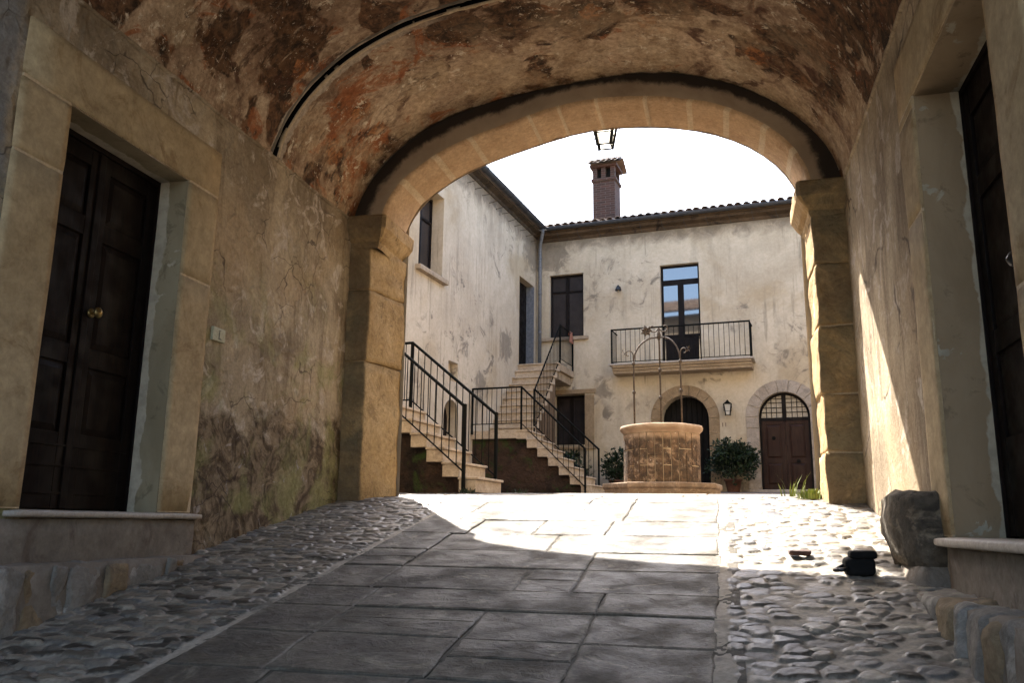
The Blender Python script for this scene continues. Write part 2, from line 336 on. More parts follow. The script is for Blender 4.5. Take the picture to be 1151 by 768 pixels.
def m_wood(name, a, b, rough=.45):
    t = NT(name, rough, .12)
    g = t.noise(3, 8, .6, 1.2, t.map(scale=(9, 9, .7)))
    c = t.mix(t.sm(g, .3, .7), a, b)
    return t.done(c, t.bump(g, .25, .004), t.sm(t.noise(6, 5), .3, .7, rough-.1, rough+.2))
MAT['wood'] = m_wood('dark_varnished_wood', (.0035, .0022, .0017), (.010, .0048, .003), .6)
MAT['wood2'] = m_wood('brown_door_wood', (.018, .0085, .006), (.036, .017, .011))
MAT['wood3'] = m_wood('black_brown_wood', (.005, .004, .0035), (.010, .007, .006), .6)
MAT['dark'] = plain('unlit_interior', (.012, .011, .010), .9, 0, .1)
MAT['brass'] = plain('aged_brass', (.28, .20, .08), .35, .9)
def m_glass():
    t = NT('dark_window_glass', .03, 1.0); t.b.inputs['IOR'].default_value = 1.9
    return t.done((.012, .013, .015))
MAT['glass'] = m_glass()
MAT['glassd'] = plain('dim_window_glass', (.026, .022, .022), .25, 0, .25, .2, 3)
MAT['curtain'] = plain('net_curtain', (.16, .14, .12), .9)
MAT['fanglass'] = plain('frosted_fanlight', (.30, .26, .20), .3)
def m_lampglass():
    t = NT('lantern_glass', .6, .5); t.b.inputs['Transmission Weight'].default_value = .6
    return t.done((.85, .83, .76))
MAT['lampglass'] = m_lampglass()
def m_tile():
    t = NT('clay_roof_tile', .85)
    c = t.mix(t.sm(t.noise(3, 6, .6), .35, .65), (.13, .08, .055), (.23, .17, .125))
    c = t.mix(t.sm(t.noise(8, 8, .7, .6), .5, .62, 0, .8), c, (.15, .135, .115))
    return t.done(c, t.bump(t.noise(30, 7, .7), .5, .006))
MAT['tile'] = m_tile()
def m_brick():
    t = NT('chimney_brick', .9)
    br = t.n.new('ShaderNodeTexBrick'); s = t.sep(t.P)
    cb = t.n.new('ShaderNodeCombineXYZ'); t.link(t.ma('ADD', s[0], s[1]), cb.inputs[0]); t.link(s[2], cb.inputs[1])
    t.link(cb.outputs[0], br.inputs['Vector'])
    br.inputs['Color1'].default_value = (.075, .034, .024, 1); br.inputs['Color2'].default_value = (.042, .022, .017, 1)
    br.inputs['Mortar'].default_value = (.09, .07, .055, 1); br.inputs['Scale'].default_value = 1
    br.inputs['Brick Width'].default_value = .24; br.inputs['Row Height'].default_value = .068; br.inputs['Mortar Size'].default_value = .008
    c = t.mix(t.sm(t.noise(7, 7, .7), .5, .7, 0, .6), br.outputs[0], (.07, .045, .035))
    b = t.bump(br.outputs['Fac'], -.6, .01); return t.done(c, t.bump(t.noise(30, 6), .5, .006, b))
MAT['brick'] = m_brick()
def m_well():
    t = NT('stained_well_stone', .9)
    z = t.sep(t.P)[2]
    c = t.mix(t.sm(t.noise(4, 7, .62, .5), .35, .65), (.29, .195, .12), (.39, .285, .19))
    dark_mask = t.ma('MULTIPLY', t.sm(t.noise(7, 9, .72, .8), .33, .50), t.sm(t.ma('ADD', z, t.ma('MULTIPLY', t.noise(9, 5), .12)), 1.28, 1.38, 1, .12))
    dark_mask = t.ma('MULTIPLY', dark_mask, t.attr('face'))
    c = t.mix(t.ma('MULTIPLY', dark_mask, .88), c, t.mix(t.sm(t.noise(12, 8, .7), .4, .62), (.012, .007, .004), (.085, .048, .024)))
    sp = t.sm(t.noise(38, 4, .6), .66, .70)
    c = t.mix(sp, c, (.55, .48, .38))
    b = t.bump(t.noise(30, 9, .75), .7, .01); return t.done(c, t.bump(t.noise(7, 5), .5, .02, b))
MAT['well'] = m_well()
def m_leaf(name, a, b):
    t = NT(name, .55, .35)
    c = t.mix(t.attr('rnd'), a, b)
    return t.done(c)
MAT['leaf'] = m_leaf('shrub_leaf', (.005, .012, .004), (.016, .034, .010))
MAT['leafy'] = m_leaf('yellow_green_weed', (.10, .13, .02), (.22, .26, .045))
MAT['terra'] = stone('terracotta_pot', (.11, .048, .03), (.16, .075, .048), None, 8, bs=.3)
MAT['soil'] = plain('potting_soil', (.04, .028, .02), 1)
MAT['black'] = plain('black_cloth', (.008, .008, .008), .85, 0, .2)
MAT['blackp'] = plain('black_plastic', (.010, .010, .011), .4, 0, .5)
MAT['rusty'] = plain('rusty_scrap', (.05, .018, .012), .8)
MAT['redcloth'] = plain('faded_red_cloth', (.30, .13, .085), .95)
MAT['ceramic'] = stone('glazed_number_tile', (.42, .41, .27), (.48, .47, .33), None, 20, .4, .1, pits=False)
MAT['ink'] = plain('number_ink', (.05, .045, .035), .6)

# ------------------------------------------------------------------ helpers
A2 = R(6.7)
AV = Vector((math.sin(A2), math.cos(A2), 0)); BV = Vector((math.cos(A2), -math.sin(A2), 0))
def UV(u, v, z):                                   # courtyard frame: u along rear facade, v away from the passage
    p = BV*u+AV*v; return (p.x, p.y, z)
def ID(x, y, z): return (x, y, z)
GY = [-60, -6, 0, 3.76, 7.1, 7.7, 8.3, 9.2, 10.6, 13, 17.2, 21.6, 300]
GZ = [-2.6, -2.4, -1.3, -.53, .105, .215, .265, .31, .395, .445, .61, .845, 1.3]
def g(y): return float(np.interp(y, GY, GZ))

class MB:
    def __init__(s, T=ID): s.T = T; s.v = []; s.f = []; s.mi = []; s.k = 0
    def add(s, vs, fs, mi=None):
        o = len(s.v); s.v += [s.T(*p) for p in vs]; s.f += [[o+i for i in f] for f in fs]
        s.mi += [s.k if mi is None else mi]*len(fs)
    def box(s, a, b, mi=None):
        (x0, y0, z0), (x1, y1, z1) = a, b
        vs = [(x, y, z) for z in (z0, z1) for y in (y0, y1) for x in (x0, x1)]
        s.add(vs, [[0, 2, 3, 1], [4, 5, 7, 6], [0, 1, 5, 4], [2, 6, 7, 3], [0, 4, 6, 2], [1, 3, 7, 5]], mi)
    def rough_box(s, a, b, n=(4, 4, 4), amp=.01, sc=3., seed=0, mi=None, rnd=0.0):
        """subdivided box whose faces are pushed about by noise; rnd rounds the corners"""
        a = Vector(a); b = Vector(b); c = (a+b)/2; h = (b-a)/2
        bm = bmesh.new(); bmesh.ops.create_cube(bm, size=2)
        idx = {}
        nx, ny, nz = n
        vs = []; fs = []
        def vid(i, j, k):
            key = (i, j, k)
            if key not in idx:
                p = Vector((-1+2*i/nx, -1+2*j/ny, -1+2*k/nz))
                q = Vector((p.x*h.x, p.y*h.y, p.z*h.z))
                if rnd:
                    lim = Vector((max(h.x-rnd, 0), max(h.y-rnd, 0), max(h.z-rnd, 0)))
                    core = Vector((max(-lim.x, min(lim.x, q.x)), max(-lim.y, min(lim.y, q.y)), max(-lim.z, min(lim.z, q.z))))
                    d = q-core
                    if d.length > 1e-6:
                        mx = max(abs(d.x), abs(d.y), abs(d.z)); d = d.normalized()*min(mx, rnd); q = core+d
                w_ = c+q
                nv = mnoise.noise_vector(w_*sc+Vector((seed, seed*1.7, 0)))
                nv2 = mnoise.noise_vector(w_*sc*4+Vector((seed, 0, seed)))
                w_ = w_+nv*amp+nv2*amp*.35
                idx[key] = len(vs); vs.append(tuple(w_))
            return idx[key]
        def quad(f): fs.append(f)
        for i in range(nx):
            for j in range(ny):
                quad([vid(i, j, 0), vid(i, j+1, 0), vid(i+1, j+1, 0), vid(i+1, j, 0)])
                quad([vid(i, j, nz), vid(i+1, j, nz), vid(i+1, j+1, nz), vid(i, j+1, nz)])
            for k in range(nz):
                quad([vid(i, 0, k), vid(i+1, 0, k), vid(i+1, 0, k+1), vid(i, 0, k+1)])
                quad([vid(i, ny, k), vid(i, ny, k+1), vid(i+1, ny, k+1), vid(i+1, ny, k)])
        for j in range(ny):
            for k in range(nz):
                quad([vid(0, j, k), vid(0, j, k+1), vid(0, j+1, k+1), vid(0, j+1, k)])
                quad([vid(nx, j, k), vid(nx, j+1, k), vid(nx, j+1, k+1), vid(nx, j, k+1)])
        bm.free(); s.add(vs, fs, mi)
    def tube(s, pts, r, n=6, mi=None, caps=True):
        pts = [Vector(p) for p in pts]; vs = []; fs = []; m = len(pts)
        rs = r if isinstance(r, (list, tuple)) else [r]*m
        t0 = (pts[1]-pts[0]).normalized()
        side = t0.cross(Vector((0, 0, 1)) if abs(t0.z) < .9 else Vector((1, 0, 0))).normalized()
        for i, p in enumerate(pts):
            t = ((pts[min(i+1, m-1)]-pts[max(i-1, 0)])).normalized()
            side = (side-t*side.dot(t)).normalized(); o = t.cross(side)
            for k in range(n):
                a = 2*PI*(k+.5)/n; q = p+(side*math.cos(a)+o*math.sin(a))*rs[i]; vs.append(tuple(q))
        for i in range(m-1):
            for k in range(n): fs.append([i*n+k, i*n+(k+1) % n, (i+1)*n+(k+1) % n, (i+1)*n+k])
        if caps: fs += [list(range(n))[::-1], [(m-1)*n+k for k in range(n)]]
        s.add(vs, fs, mi)
    def lathe(s, c, prof, n=24, mi=None, a0=0, closed=True):
        vs = []; fs = []; m = len(prof)
        for (r, z) in prof:
            for k in range(n):
                a = a0+2*PI*k/n; vs.append((c[0]+r*math.cos(a), c[1]+r*math.sin(a), c[2]+z))
        for i in range(m-1):
            for k in range(n): fs.append([i*n+k, i*n+(k+1) % n, (i+1)*n+(k+1) % n, (i+1)*n+k])
        if closed: fs += [list(range(n))[::-1], [(m-1)*n+k for k in range(n)]]
        s.add(vs, fs, mi)
    def prism(s, poly, d0, d1, plane='xz', mi=None):
        """poly of (a,b); extruded along the third axis from d0 to d1"""
        def mk(a, b, d): return {'xz': (a, d, b), 'yz': (d, a, b), 'xy': (a, b, d)}[plane]
        n = len(poly)
        vs = [mk(a, b, d0) for a, b in poly]+[mk(a, b, d1) for a, b in poly]
        fs = [list(range(n)), list(range(n, 2*n))[::-1]]+[[i, i+n, (i+1) % n+n, (i+1) % n] for i in range(n)]
        s.add(vs, fs, mi)
    def build(s, name, mat, parent=None, smooth=False, bevel=0, attrs=None, recalc=True, fattrs=None):
        me = bpy.data.meshes.new(name)
        P = np.array(s.v, float) if s.v else np.zeros((1, 3))
        lo, hi = P.min(0), P.max(0); org = Vector(((lo[0]+hi[0])/2, (lo[1]+hi[1])/2, lo[2]))
        me.from_pydata([tuple(p) for p in (P-np.array(org))], [], s.f)
        for m in (mat if isinstance(mat, (list, tuple)) else [mat]): me.materials.append(m)
        me.polygons.foreach_set('material_index', s.mi)
        for k, vals in (attrs or {}).items():
            a = me.attributes.new(k, 'FLOAT', 'POINT'); a.data.foreach_set('value', np.asarray(vals, np.float32))
        for k, vals in (fattrs or {}).items():
            a = me.attributes.new(k, 'FLOAT', 'FACE'); a.data.foreach_set('value', np.asarray(vals, np.float32))
        if recalc:
            bm = bmesh.new(); bm.from_mesh(me); bmesh.ops.recalc_face_normals(bm, faces=bm.faces); bm.to_mesh(me); bm.free()
        if smooth: me.polygons.foreach_set('use_smooth', [True]*len(me.polygons))
        me.update()
        o = bpy.data.objects.new(name, me); C.objects.link(o)
        o.location = org
        if parent:
            o.parent = parent
            q = parent; off = Vector((0, 0, 0))
            while q: off += q.location; q = q.parent
            o.location = org-off
        if bevel:
            b = o.modifiers.new('bevel', 'BEVEL'); b.width = bevel; b.segments = 2; b.limit_method = 'ANGLE'; b.angle_limit = R(40)
            if not smooth:
                me.polygons.foreach_set('use_smooth', [False]*len(me.polygons))
        return o

def tag(o, label=None, cat=None, group=None, kind=None):
    for k, v in (('label', label), ('category', cat), ('group', group), ('kind', kind)):
        if v: o[k] = v
    return o
def thing(name, loc, label, cat, group=None):
    o = bpy.data.objects.new(name, None); C.objects.link(o); o.location = loc; o.empty_display_size = .2
    return tag(o, label, cat, group)
def sub(name, parent, loc_world):
    """an Empty part under a thing, to carry sub-parts"""
    o = bpy.data.objects.new(name, None); C.objects.link(o); o.parent = parent
    q = parent; off = Vector((0, 0, 0))
    while q: off += q.location; q = q.parent
    o.location = Vector(loc_world)-off; o.empty_display_size = .1
    return o

# arch curves, from the measured outline (x, z) about the centre (-1.22, 3.0)
CX, CZ = -1.22, 3.0
_near = [(-3.25, 3.03), (-3.19, 3.23), (-3.07, 3.38), (-2.78, 3.59), (-2.42, 3.74), (-2.1, 3.88), (-1.69, 3.97), (-1.29, 4.02), (-.82, 4.05), (-.69, 4.04), (-.2, 3.95), (.08, 3.84), (.35, 3.71), (.62, 3.48), (.77, 3.22), (.82, 3.0)]
_ext = [(-3.60, 3.0), (-3.56, 3.12), (-3.44, 3.39), (-3.21, 3.67), (-2.82, 3.97), (-2.3, 4.13), (-1.75, 4.23), (-1.29, 4.29), (-.82, 4.31), (-.19, 4.22), (.23, 4.07), (.64, 3.84), (.89, 3.54), (1.04, 3.28), (1.12, 3.0)]
def polar(tab):
    th = np.array([math.atan2(z-CZ, (x-CX)) for x, z in tab]); r = np.array([math.hypot(x-CX, z-CZ) for x, z in tab])
    i = np.argsort(th); th = th[i]; r = r[i]; r = r
    co = np.polyfit(th, r, 7)
    return lambda t: float(np.polyval(co, t))
_rn, _re = polar(_near), polar(_ext)
def arc_in(t): r = _rn(t); return CX+r*math.cos(t), CZ+r*math.sin(t)
def arc_out(t):
    r = max(_re(t), _rn(t)+.16); return CX+r*math.cos(t), CZ+r*math.sin(t)

def facade(mb, s0, s1, z0, z1, ops, depth=.25, mi_wall=0, mi_rev=0, step=.6):
    """wall in its own frame (s, n, z): face at n=0; ops = dict(a,b,z0,z1,[arch],[f]) cut through it, with reveals `depth` deep"""
    cuts = {s0, s1}
    def top(o, s):
        if 'f' in o: return o['f'](s)
        if o.get('arch'):
            c = (o['a']+o['b'])/2; h = (o['b']-o['a'])/2; q = max(0, 1-((s-c)/h)**2); return o['z1']-o['arch']+o['arch']*math.sqrt(q)
        return o['z1']
    def samples(o):
        if o.get('arch') or 'f' in o:
            c = (o['a']+o['b'])/2; h = (o['b']-o['a'])/2
            return [c-h*math.cos(PI*k/28) for k in range(29)]
        return [o['a'], o['b']]
    for o in ops: cuts.update(samples(o))
    cuts = sorted(cuts)
    for p, q in zip(cuts, cuts[1:]):
        if q-p < 1e-5: continue
        m = (p+q)/2; act = sorted([o for o in ops if o['a'] < m < o['b']], key=lambda o: o['z0'])
        zl = (z0, z0)
        for o in act+[None]:
            zh = (o['z0'], o['z0']) if o else (z1, z1)
            if min(zh[0]-zl[0], zh[1]-zl[1]) > -1e-6 and (zh[0]-zl[0] > 1e-4 or zh[1]-zl[1] > 1e-4):
                mb.add([(p, 0, zl[0]), (q, 0, zl[1]), (q, 0, zh[1]), (p, 0, zh[0])], [[0, 1, 2, 3]], mi_wall)
            if o: zl = (top(o, p), top(o, q))
    for o in ops:
        d = o.get('depth', depth); sm = samples(o)
        line = [(o['a'], o['z0'])]+[(s, top(o, s)) for s in sm]+[(o['b'], o['z0'])]
        if abs(line[0][1]-line[1][1]) < 1e-6: line = line[1:]
        for (a, za), (b, zb) in zip(line, line[1:]+line[:1]):
            if abs(a-b)+abs(za-zb) < 1e-6: continue
            mb.add([(a, 0, za), (b, 0, zb), (b, -d, zb), (a, -d, za)], [[0, 1, 2, 3]], mi_rev)

# ================================================================== SETTING: ground
def ground_grid(name, x0, x1, ys, off, mat, kind='structure'):
    mb = MB(); n = len(ys)
    vs = []; fs = []
    for y in ys: vs += [(x0, y, g(y)+off), (x1, y, g(y)+off)]
    for i in range(n-1): fs.append([2*i, 2*i+1, 2*i+3, 2*i+2])
    mb.add(vs, fs); o = mb.build(name, mat, recalc=False); o['kind'] = kind; return o
ground_grid('ground', -400, 400, [-400, -60, -20, -6, -3, 0, 3.76, 7.1, 7.7, 8.3, 9.2, 10.6, 13, 17.2, 21.6, 60, 400], -.10, MAT['earth'])
ground_grid('courtyard_paving', -8, 6, [8.22, 8.3, 9.2, 10.6, 13, 17.2, 21.6, 24], -.03, MAT['court'])
ground_grid('paving_bed', -2.5, .05, [-3, 0, 3.76, 7.1, 7.7, 8.3, 8.5], -.008, MAT['bed'])
ground_grid('paving_bed', -6.5, 4.5, [8.35, 9.2, 9.75], -.008, MAT['bed'])

def slabs():
    vs = []; fs = []; rn = []; ed = []
    def slab(x0, x1, y0, y1):
        h = random.uniform(-.004, .006); tx = random.uniform(-.004, .004); ty = random.uniform(-.004, .004)
        b = .010; n = 5
        ring = []
        j = lambda: random.uniform(-.008, .008)
        def side(pa, pb, m=5):
            return [(pa[0]+(pb[0]-pa[0])*k/m+(j() if k else 0), pa[1]+(pb[1]-pa[1])*k/m+(j() if k else 0)) for k in range(m)]
        c = [(x0+.003+abs(j()), y0+.003+abs(j())), (x1-.003-abs(j()), y0+.003+abs(j())), (x1-.003-abs(j()), y1-.003-abs(j())), (x0+.003+abs(j()), y1-.003-abs(j()))]
        pts = side(c[0], c[1])+side(c[1], c[2])+side(c[2], c[3])+side(c[3], c[0])
        cx, cy = (x0+x1)/2, (y0+y1)/2; m = len(pts); o = len(vs)
        def zz(x, y): return g(y)+h+tx*(x-cx)+ty*(y-cy)
        for (x, y) in pts: vs.append((x, y, g(y)-.05))
        for (x, y) in pts: vs.append((x, y, zz(x, y)-.005))
        for (x, y) in pts:
            vx = cx+(x-cx)*(1-b/max(abs(x1-x0)/2, .01)); vy = cy+(y-cy)*(1-b/max((y1-y0)/2, .01)); vs.append((vx, vy, zz(vx, vy)))
        for (x, y) in pts:
            vx = cx+(x-cx)*.5; vy = cy+(y-cy)*.5; vs.append((vx, vy, zz(vx, vy)+random.uniform(-.003, .001)))
        vs.append((cx, cy, zz(cx, cy)-.003))
        ed.extend([1]*(3*m)+[.25]*m+[0])
        r = random.random()
        for lv in range(3):
            for k in range(m):
                fs.append([o+lv*m+k, o+lv*m+(k+1) % m, o+(lv+1)*m+(k+1) % m, o+(lv+1)*m+k]); rn.append(r)
        for k in range(m): fs.append([o+3*m+k, o+3*m+(k+1) % m, o+4*m]); rn.append(r)
    y = -2.6; cols = [-2.385, -1.95, -1.30, -.73, -.035]; off = [0, 0, 0, 0, 0]
    while y < 8.30:
        d = random.uniform(.34, .54)
        if y+d > 8.2: d = 8.36-y
        if random.random() < .3: off = [0]+[random.uniform(-.16, .16) for _ in range(3)]+[0]
        xs = [c+o for c, o in zip(cols, off)]; xs[-1] += random.uniform(-.03, .015)
        k = 0
        while k < 4:
            m = 2 if (k < 3 and random.random() < .30) else 1
            if m == 1 and random.random() < .16 and d > .42:
                h_ = d*random.uniform(.4, .6); slab(xs[k], xs[k+1], y, y+h_); slab(xs[k], xs[k+1], y+h_, y+d)
            else: slab(xs[k], xs[k+m], y, y+d)
            k += m
        y += d
    while y < 9.5:
        d = random.uniform(.4, .6); x = -6.4+random.uniform(0, .3)
        while x < 4.4:
            e = x+random.uniform(.5, 1.2); slab(x, e, y, y+d); x = e
        y += d
    mb = MB(); mb.v = vs; mb.f = fs; mb.mi = [0]*len(fs)
    o = mb.build('stone_paving', MAT['slab'], fattrs={'rnd': rn}, attrs={'edge': ed}, recalc=True); o['kind'] = 'structure'
slabs()

def cobbles(name, x0, x1, y0, y1, res, cx, cy, H, seed, fill, soft, ell=0, xb=0):
    r = np.random.default_rng(seed)
    nx = int((x1-x0)/res)+1; ny = int((y1-y0)/res)+1
    X, Y = np.meshgrid(np.linspace(x0, x1, nx), np.linspace(y0, y1, ny))
    GX, GYn = int((x1-x0)/cx)+5, int((y1-y0)/cy)+5
    jx = r.uniform(.08, .92, (GYn, GX)); jy = r.uniform(.08, .92, (GYn, GX)); rid = r.random((GYn, GX)); sz = r.uniform(.72, 1.15, (GYn, GX))
    # warp the lookup for organic outlines
    def wob(a, b, f, s): return np.sin(a*f+s)*np.cos(b*f*1.3+s*2)+.5*np.sin(a*f*2.3-b*f*1.9+s)
    Xw = X+wob(X, Y, 19, seed)*.010; Yw = Y+wob(Y, X, 17, seed+3)*.012
    ix = np.floor((Xw-x0)/cx).astype(int)+2; iy = np.floor((Yw-y0)/cy).astype(int)+2
    F1 = np.full(X.shape, 9.); F2 = np.full(X.shape, 9.); RI = np.zeros(X.shape); SZ = np.ones(X.shape)
    for dy in (-1, 0, 1):
        for dx in (-1, 0, 1):
            a = np.clip(ix+dx, 0, GX-1); b = np.clip(iy+dy, 0, GYn-1)
            px = x0+(a-2+jx[b, a])*cx+(b % 2)*cx*.0; py = y0+(b-2+jy[b, a])*cy
            d = np.sqrt(((Xw-px)/cx)**2+((Yw-py)/cy)**2)/sz[b, a]
            m = d < F1
            F2 = np.where(m, F1, np.minimum(F2, d)); RI = np.where(m, rid[b, a], RI); SZ = np.where(m, sz[b, a], SZ); F1 = np.where(m, d, F1)
    e = F2-F1
    if ell: e = np.minimum(e, (ell*(.75+.5*((RI*5.1) % 1))-F1)*1.3+.06)
    present = (RI*7.77 % 1) < fill
    bd = np.clip((np.abs(X-xb)-.035-.02*np.sin(Y*9)*np.sin(Y*3.7))/.03, 0, 1); e = e*bd
    t = np.clip((e-.06)/soft, 0, 1); dome = t*t*(3-2*t)*.5+np.sqrt(np.clip(1-(1-t)**2, 0, 1))*.5
    dome = np.where(present, dome, dome*.12)
    hh = H*(.55+.6*((RI*13.3) % 1))
    tilt = (((RI*31.7) % 1)-.5)*(Xw*0+.012)
    Z = np.interp(Y, GY, GZ)-.012+.008*(1-bd)+dome*hh+dome*tilt+wob(X, Y, 5.3, 1)*.004+wob(X, Y, 61, 2)*.0012
    mask = np.clip((e-.05)/.05, 0, 1)*np.where(present, 1, .25)
    V = np.stack([X, Y, Z], -1).reshape(-1, 3)
    I = np.arange(nx*ny).reshape(ny, nx)
    F = np.stack([I[:-1, :-1], I[:-1, 1:], I[1:, 1:], I[1:, :-1]], -1).reshape(-1, 4)
    me = bpy.data.meshes.new(name); me.vertices.add(len(V)); me.vertices.foreach_set('co', V.ravel())
    me.loops.add(F.size); me.loops.foreach_set('vertex_index', F.ravel().astype(np.int32))
    me.polygons.add(len(F)); me.polygons.foreach_set('loop_start', np.arange(0, F.size, 4, dtype=np.int32))
    me.update(calc_edges=True)
    for k, vals in (('rnd', RI), ('mask', mask)):
        a_ = me.attributes.new(k, 'FLOAT', 'POINT'); a_.data.foreach_set('value', vals.ravel().astype(np.float32))
    me.polygons.foreach_set('use_smooth', np.ones(len(F), bool))
    me.materials.append(MAT['cobble'])
    o = bpy.data.objects.new(name, me); C.objects.link(o); o['kind'] = 'structure'
    return o
cobbles('cobbled_path', -.075, 1.16, 1.2, 8.45, .0105, .135, .090, .0115, 5, .95, .16, .56, -.045)
cobbles('cobbled_path', -3.62, -2.37, 1.6, 8.6, .0105, .125, .062, .013, 9, .97, .20, 0, -2.385)
# joint strip between slabs and cobbles is the cobbles' own mortar edge
ground_grid('street', -3.7, 1.2, [-3.2, 0, 1.7], -.04, MAT['cobble'])

# ================================================================== THE PASSAGE (gatehouse)
gate = thing('gatehouse', (-1.24, 2.6, g(2.6)), 'vaulted stone gatehouse passage with faded frescoes framing the courtyard', 'gatehouse')
Y0, Y1, Y2 = -1.0, 7.6, 8.25
XL, XR = -3.6, 1.12

def TL(s, n, z): return (XL+n, s, z)      # left wall: s = y, n towards the passage
def TR(s, n, z): return (XR-n, s, z)
LD = dict(a=3.78, b=4.91, z0=.04, z1=2.345, depth=.26)
RD = dict(a=3.51, b=4.82, z0=-.045, z1=2.395, depth=.27)
mb = MB(TL); facade(mb, Y0, Y1+.02, -2.6, 3.0, [LD], mi_rev=1)
mb.build('wall', [MAT['wallL'], MAT['revL']], gate)
mb = MB(TR); facade(mb, Y0, Y1+.02, -2.6, 3.0, [RD], mi_rev=1)
mb.build('wall', [MAT['wallR'], MAT['revR']], gate)

def gapw(t): return min(1, max(0, (t-1.45)/.55))
# vault in two bays with the open joint at y = 6
def vault(y0, y1, drop=0.0, seed=0):
    nt = 96; ny = max(6, int((y1-y0)/.09))
    vs = []; so_ = []
    for j in range(ny+1):
        y = y0+(y1-y0)*j/ny
        for i in range(nt+1):
            t = PI*(1-i/nt); x, z = arc_out(t)
            p = Vector((x, y, z)); k = min(1, math.sin(t)*3)
            n1 = mnoise.noise(Vector((t*1.6, y*.9, seed)))*.028+mnoise.noise(Vector((t*6, y*3.2, seed+4)))*.009
            rad = Vector((x-CX, 0, z-CZ)).normalized()
            p += rad*(n1*k+drop*k)
            if j == 0 and y0 > 5: p.y -= .030*(1-gapw(t))
            if j == ny and y1 < 6.2: p.y += .030*(1-gapw(t))
            if i == 0: p.x = XL-.0
            if i == nt: p.x = XR
            vs.append(tuple(p))
            dx = abs(t-PI/2)/(PI/2)
            so_.append(max(0, 1-(Y1-y)/.16)*(.85 if dx < .75 else .6))
    fs = [[j*(nt+1)+i, j*(nt+1)+i+1, (j+1)*(nt+1)+i+1, (j+1)*(nt+1)+i] for j in range(ny) for i in range(nt)]
    mb = MB(); mb.add(vs, fs)
    return mb.build('vault', MAT['vault'], gate, smooth=True, attrs={'soot': so_}, recalc=False)
vault(6.035, Y1+.01, 0, 0)
vault(Y0, 5.975, .0, 0)
# dark bottom of the open joint, and its chipped lips
nt = 72; mb = MB()
vs = []
for y in (5.93, 6.08):
    for i in range(nt+1):
        t = PI*(1-i/nt); x, z = arc_out(t); r = Vector((x-CX, z-CZ)).normalized(); vs.append((x+r.x*.09, y, z+r.y*.09))
mb.add(vs, [[i, i+1, nt+2+i, nt+1+i] for i in range(nt)])
for yy in (5.975, 6.035):
    vs = []
    for i in range(nt+1):
        t = PI*(1-i/nt); x, z = arc_out(t); r = Vector((x-CX, z-CZ)).normalized()
        vs += [(x-r.x*.0, yy, z-r.y*.0), (x+r.x*.1, yy, z+r.y*.1)]
    mb.add(vs, [[2*i, 2*i+1, 2*i+3, 2*i+2] for i in range(int(nt*.46))])
mb.build('vault_joint', MAT['dark'], gate)
for yy, sg in ((5.975, -1), (6.035, 1)):
    mb = MB(); pts = []; rs = []
    for i in range(74):
        t = PI*(1-(i+.5)/130); x, z = arc_out(t); nz = mnoise.noise(Vector((t*9, yy, 0)))
        fd = min(1, (74-i)/14)
        pts.append((x-(CX-x)*.003, yy+sg*(.022+.02*nz-.03*(1-fd)), z+.006)); rs.append((.020+.016*mnoise.noise(Vector((t*22, 3, yy))))*fd)
    mb.tube(pts, rs, 6); mb.build('vault_rib_lip', MAT['joint'] if sg > 0 else MAT['reveal'], gate, smooth=True)
# springing ledge: thin broken plaster edge along both walls
for xw, sg, m in ((XL, 1, 'wallL'), (XR, -1, 'wallR')):
    mb = MB(); pts = []; rs = []
    for i in range(150):
        y = Y0+(Y1-Y0)*i/149
        pts.append((xw+sg*.002, y, 3.0+.012*mnoise.noise(Vector((y*2.3, xw, 0))))); rs.append(.016+.010*mnoise.noise(Vector((y*6, xw, 2))))
    mb.tube(pts, rs, 6); mb.build('springing_edge', MAT[m], gate, smooth=True)

# arch ring: front face (sooty), soffit voussoirs with pale joints, courtyard face
mb = MB(); vs = []; fs = []; soot = []
N = 120; prof = []     # per section: list of points across
jx = [-3.05, -2.72, -2.35, -1.75, -1.46, -1.09, -.62, -.2, .14, .47, .70]
cols = []
tt = [PI*(1-i/N) for i in range(N+1)]
# make sure joints have crisp edges
ts = set(tt)
def t_of_x(x):
    lo, hi = 0.0, PI
    for _ in range(40):
        m = (lo+hi)/2
        if arc_in(m)[0] > x: lo = m
        else: hi = m
    return (lo+hi)/2
jt = [(t_of_x(x)-.016, t_of_x(x)+.016) for x in jx]
for a, b in jt: ts.update((a, b))
tt = sorted(ts, reverse=True)
K = 9
for i, t in enumerate(tt):
    xi, zi = arc_in(t); xo, zo = arc_out(t); r = Vector((xi-CX, zi-CZ)).normalized()
    wob = mnoise.noise(Vector((t*7, 0, 5)))*.012
    jn = any(a-1e-6 <= t <= b+1e-6 for a, b in jt); dd = .004 if jn else 0
    def P(off, y, w_=1): return (xi+r.x*(off+wob*w_+dd), y, zi+r.y*(off+wob*w_+dd))
    f = .55
    row = [(xo, Y1+.004, zo), (xi+(xo-xi)*.75, Y1-.004, zi+(zo-zi)*.75), (xi+(xo-xi)*.4, Y1-.006, zi+(zo-zi)*.4), P(.035, Y1), P(.010, Y1+.018), P(0, Y1+.05), P(0, Y1+.3, .6), P(0, Y2-.05, 1.6), P(.03, Y2+.0, 1.4)]
    vs += row
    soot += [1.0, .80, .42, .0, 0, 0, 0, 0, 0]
mi = []
for i in range(len(tt)-1):
    tm = (tt[i]+tt[i+1])/2; jn = any(a < tm < b for a, b in jt)
    for k in range(K-1):
        fs.append([i*K+k, i*K+k+1, (i+1)*K+k+1, (i+1)*K+k]); mi.append(0 if k < 3 else (2 if jn else 1))
mb.v = vs; mb.f = fs; mb.mi = mi
mb.build('arch', [MAT['archface'], MAT['soffit'], MAT['joint']], gate, smooth=True, attrs={'soot': soot}, recalc=False)

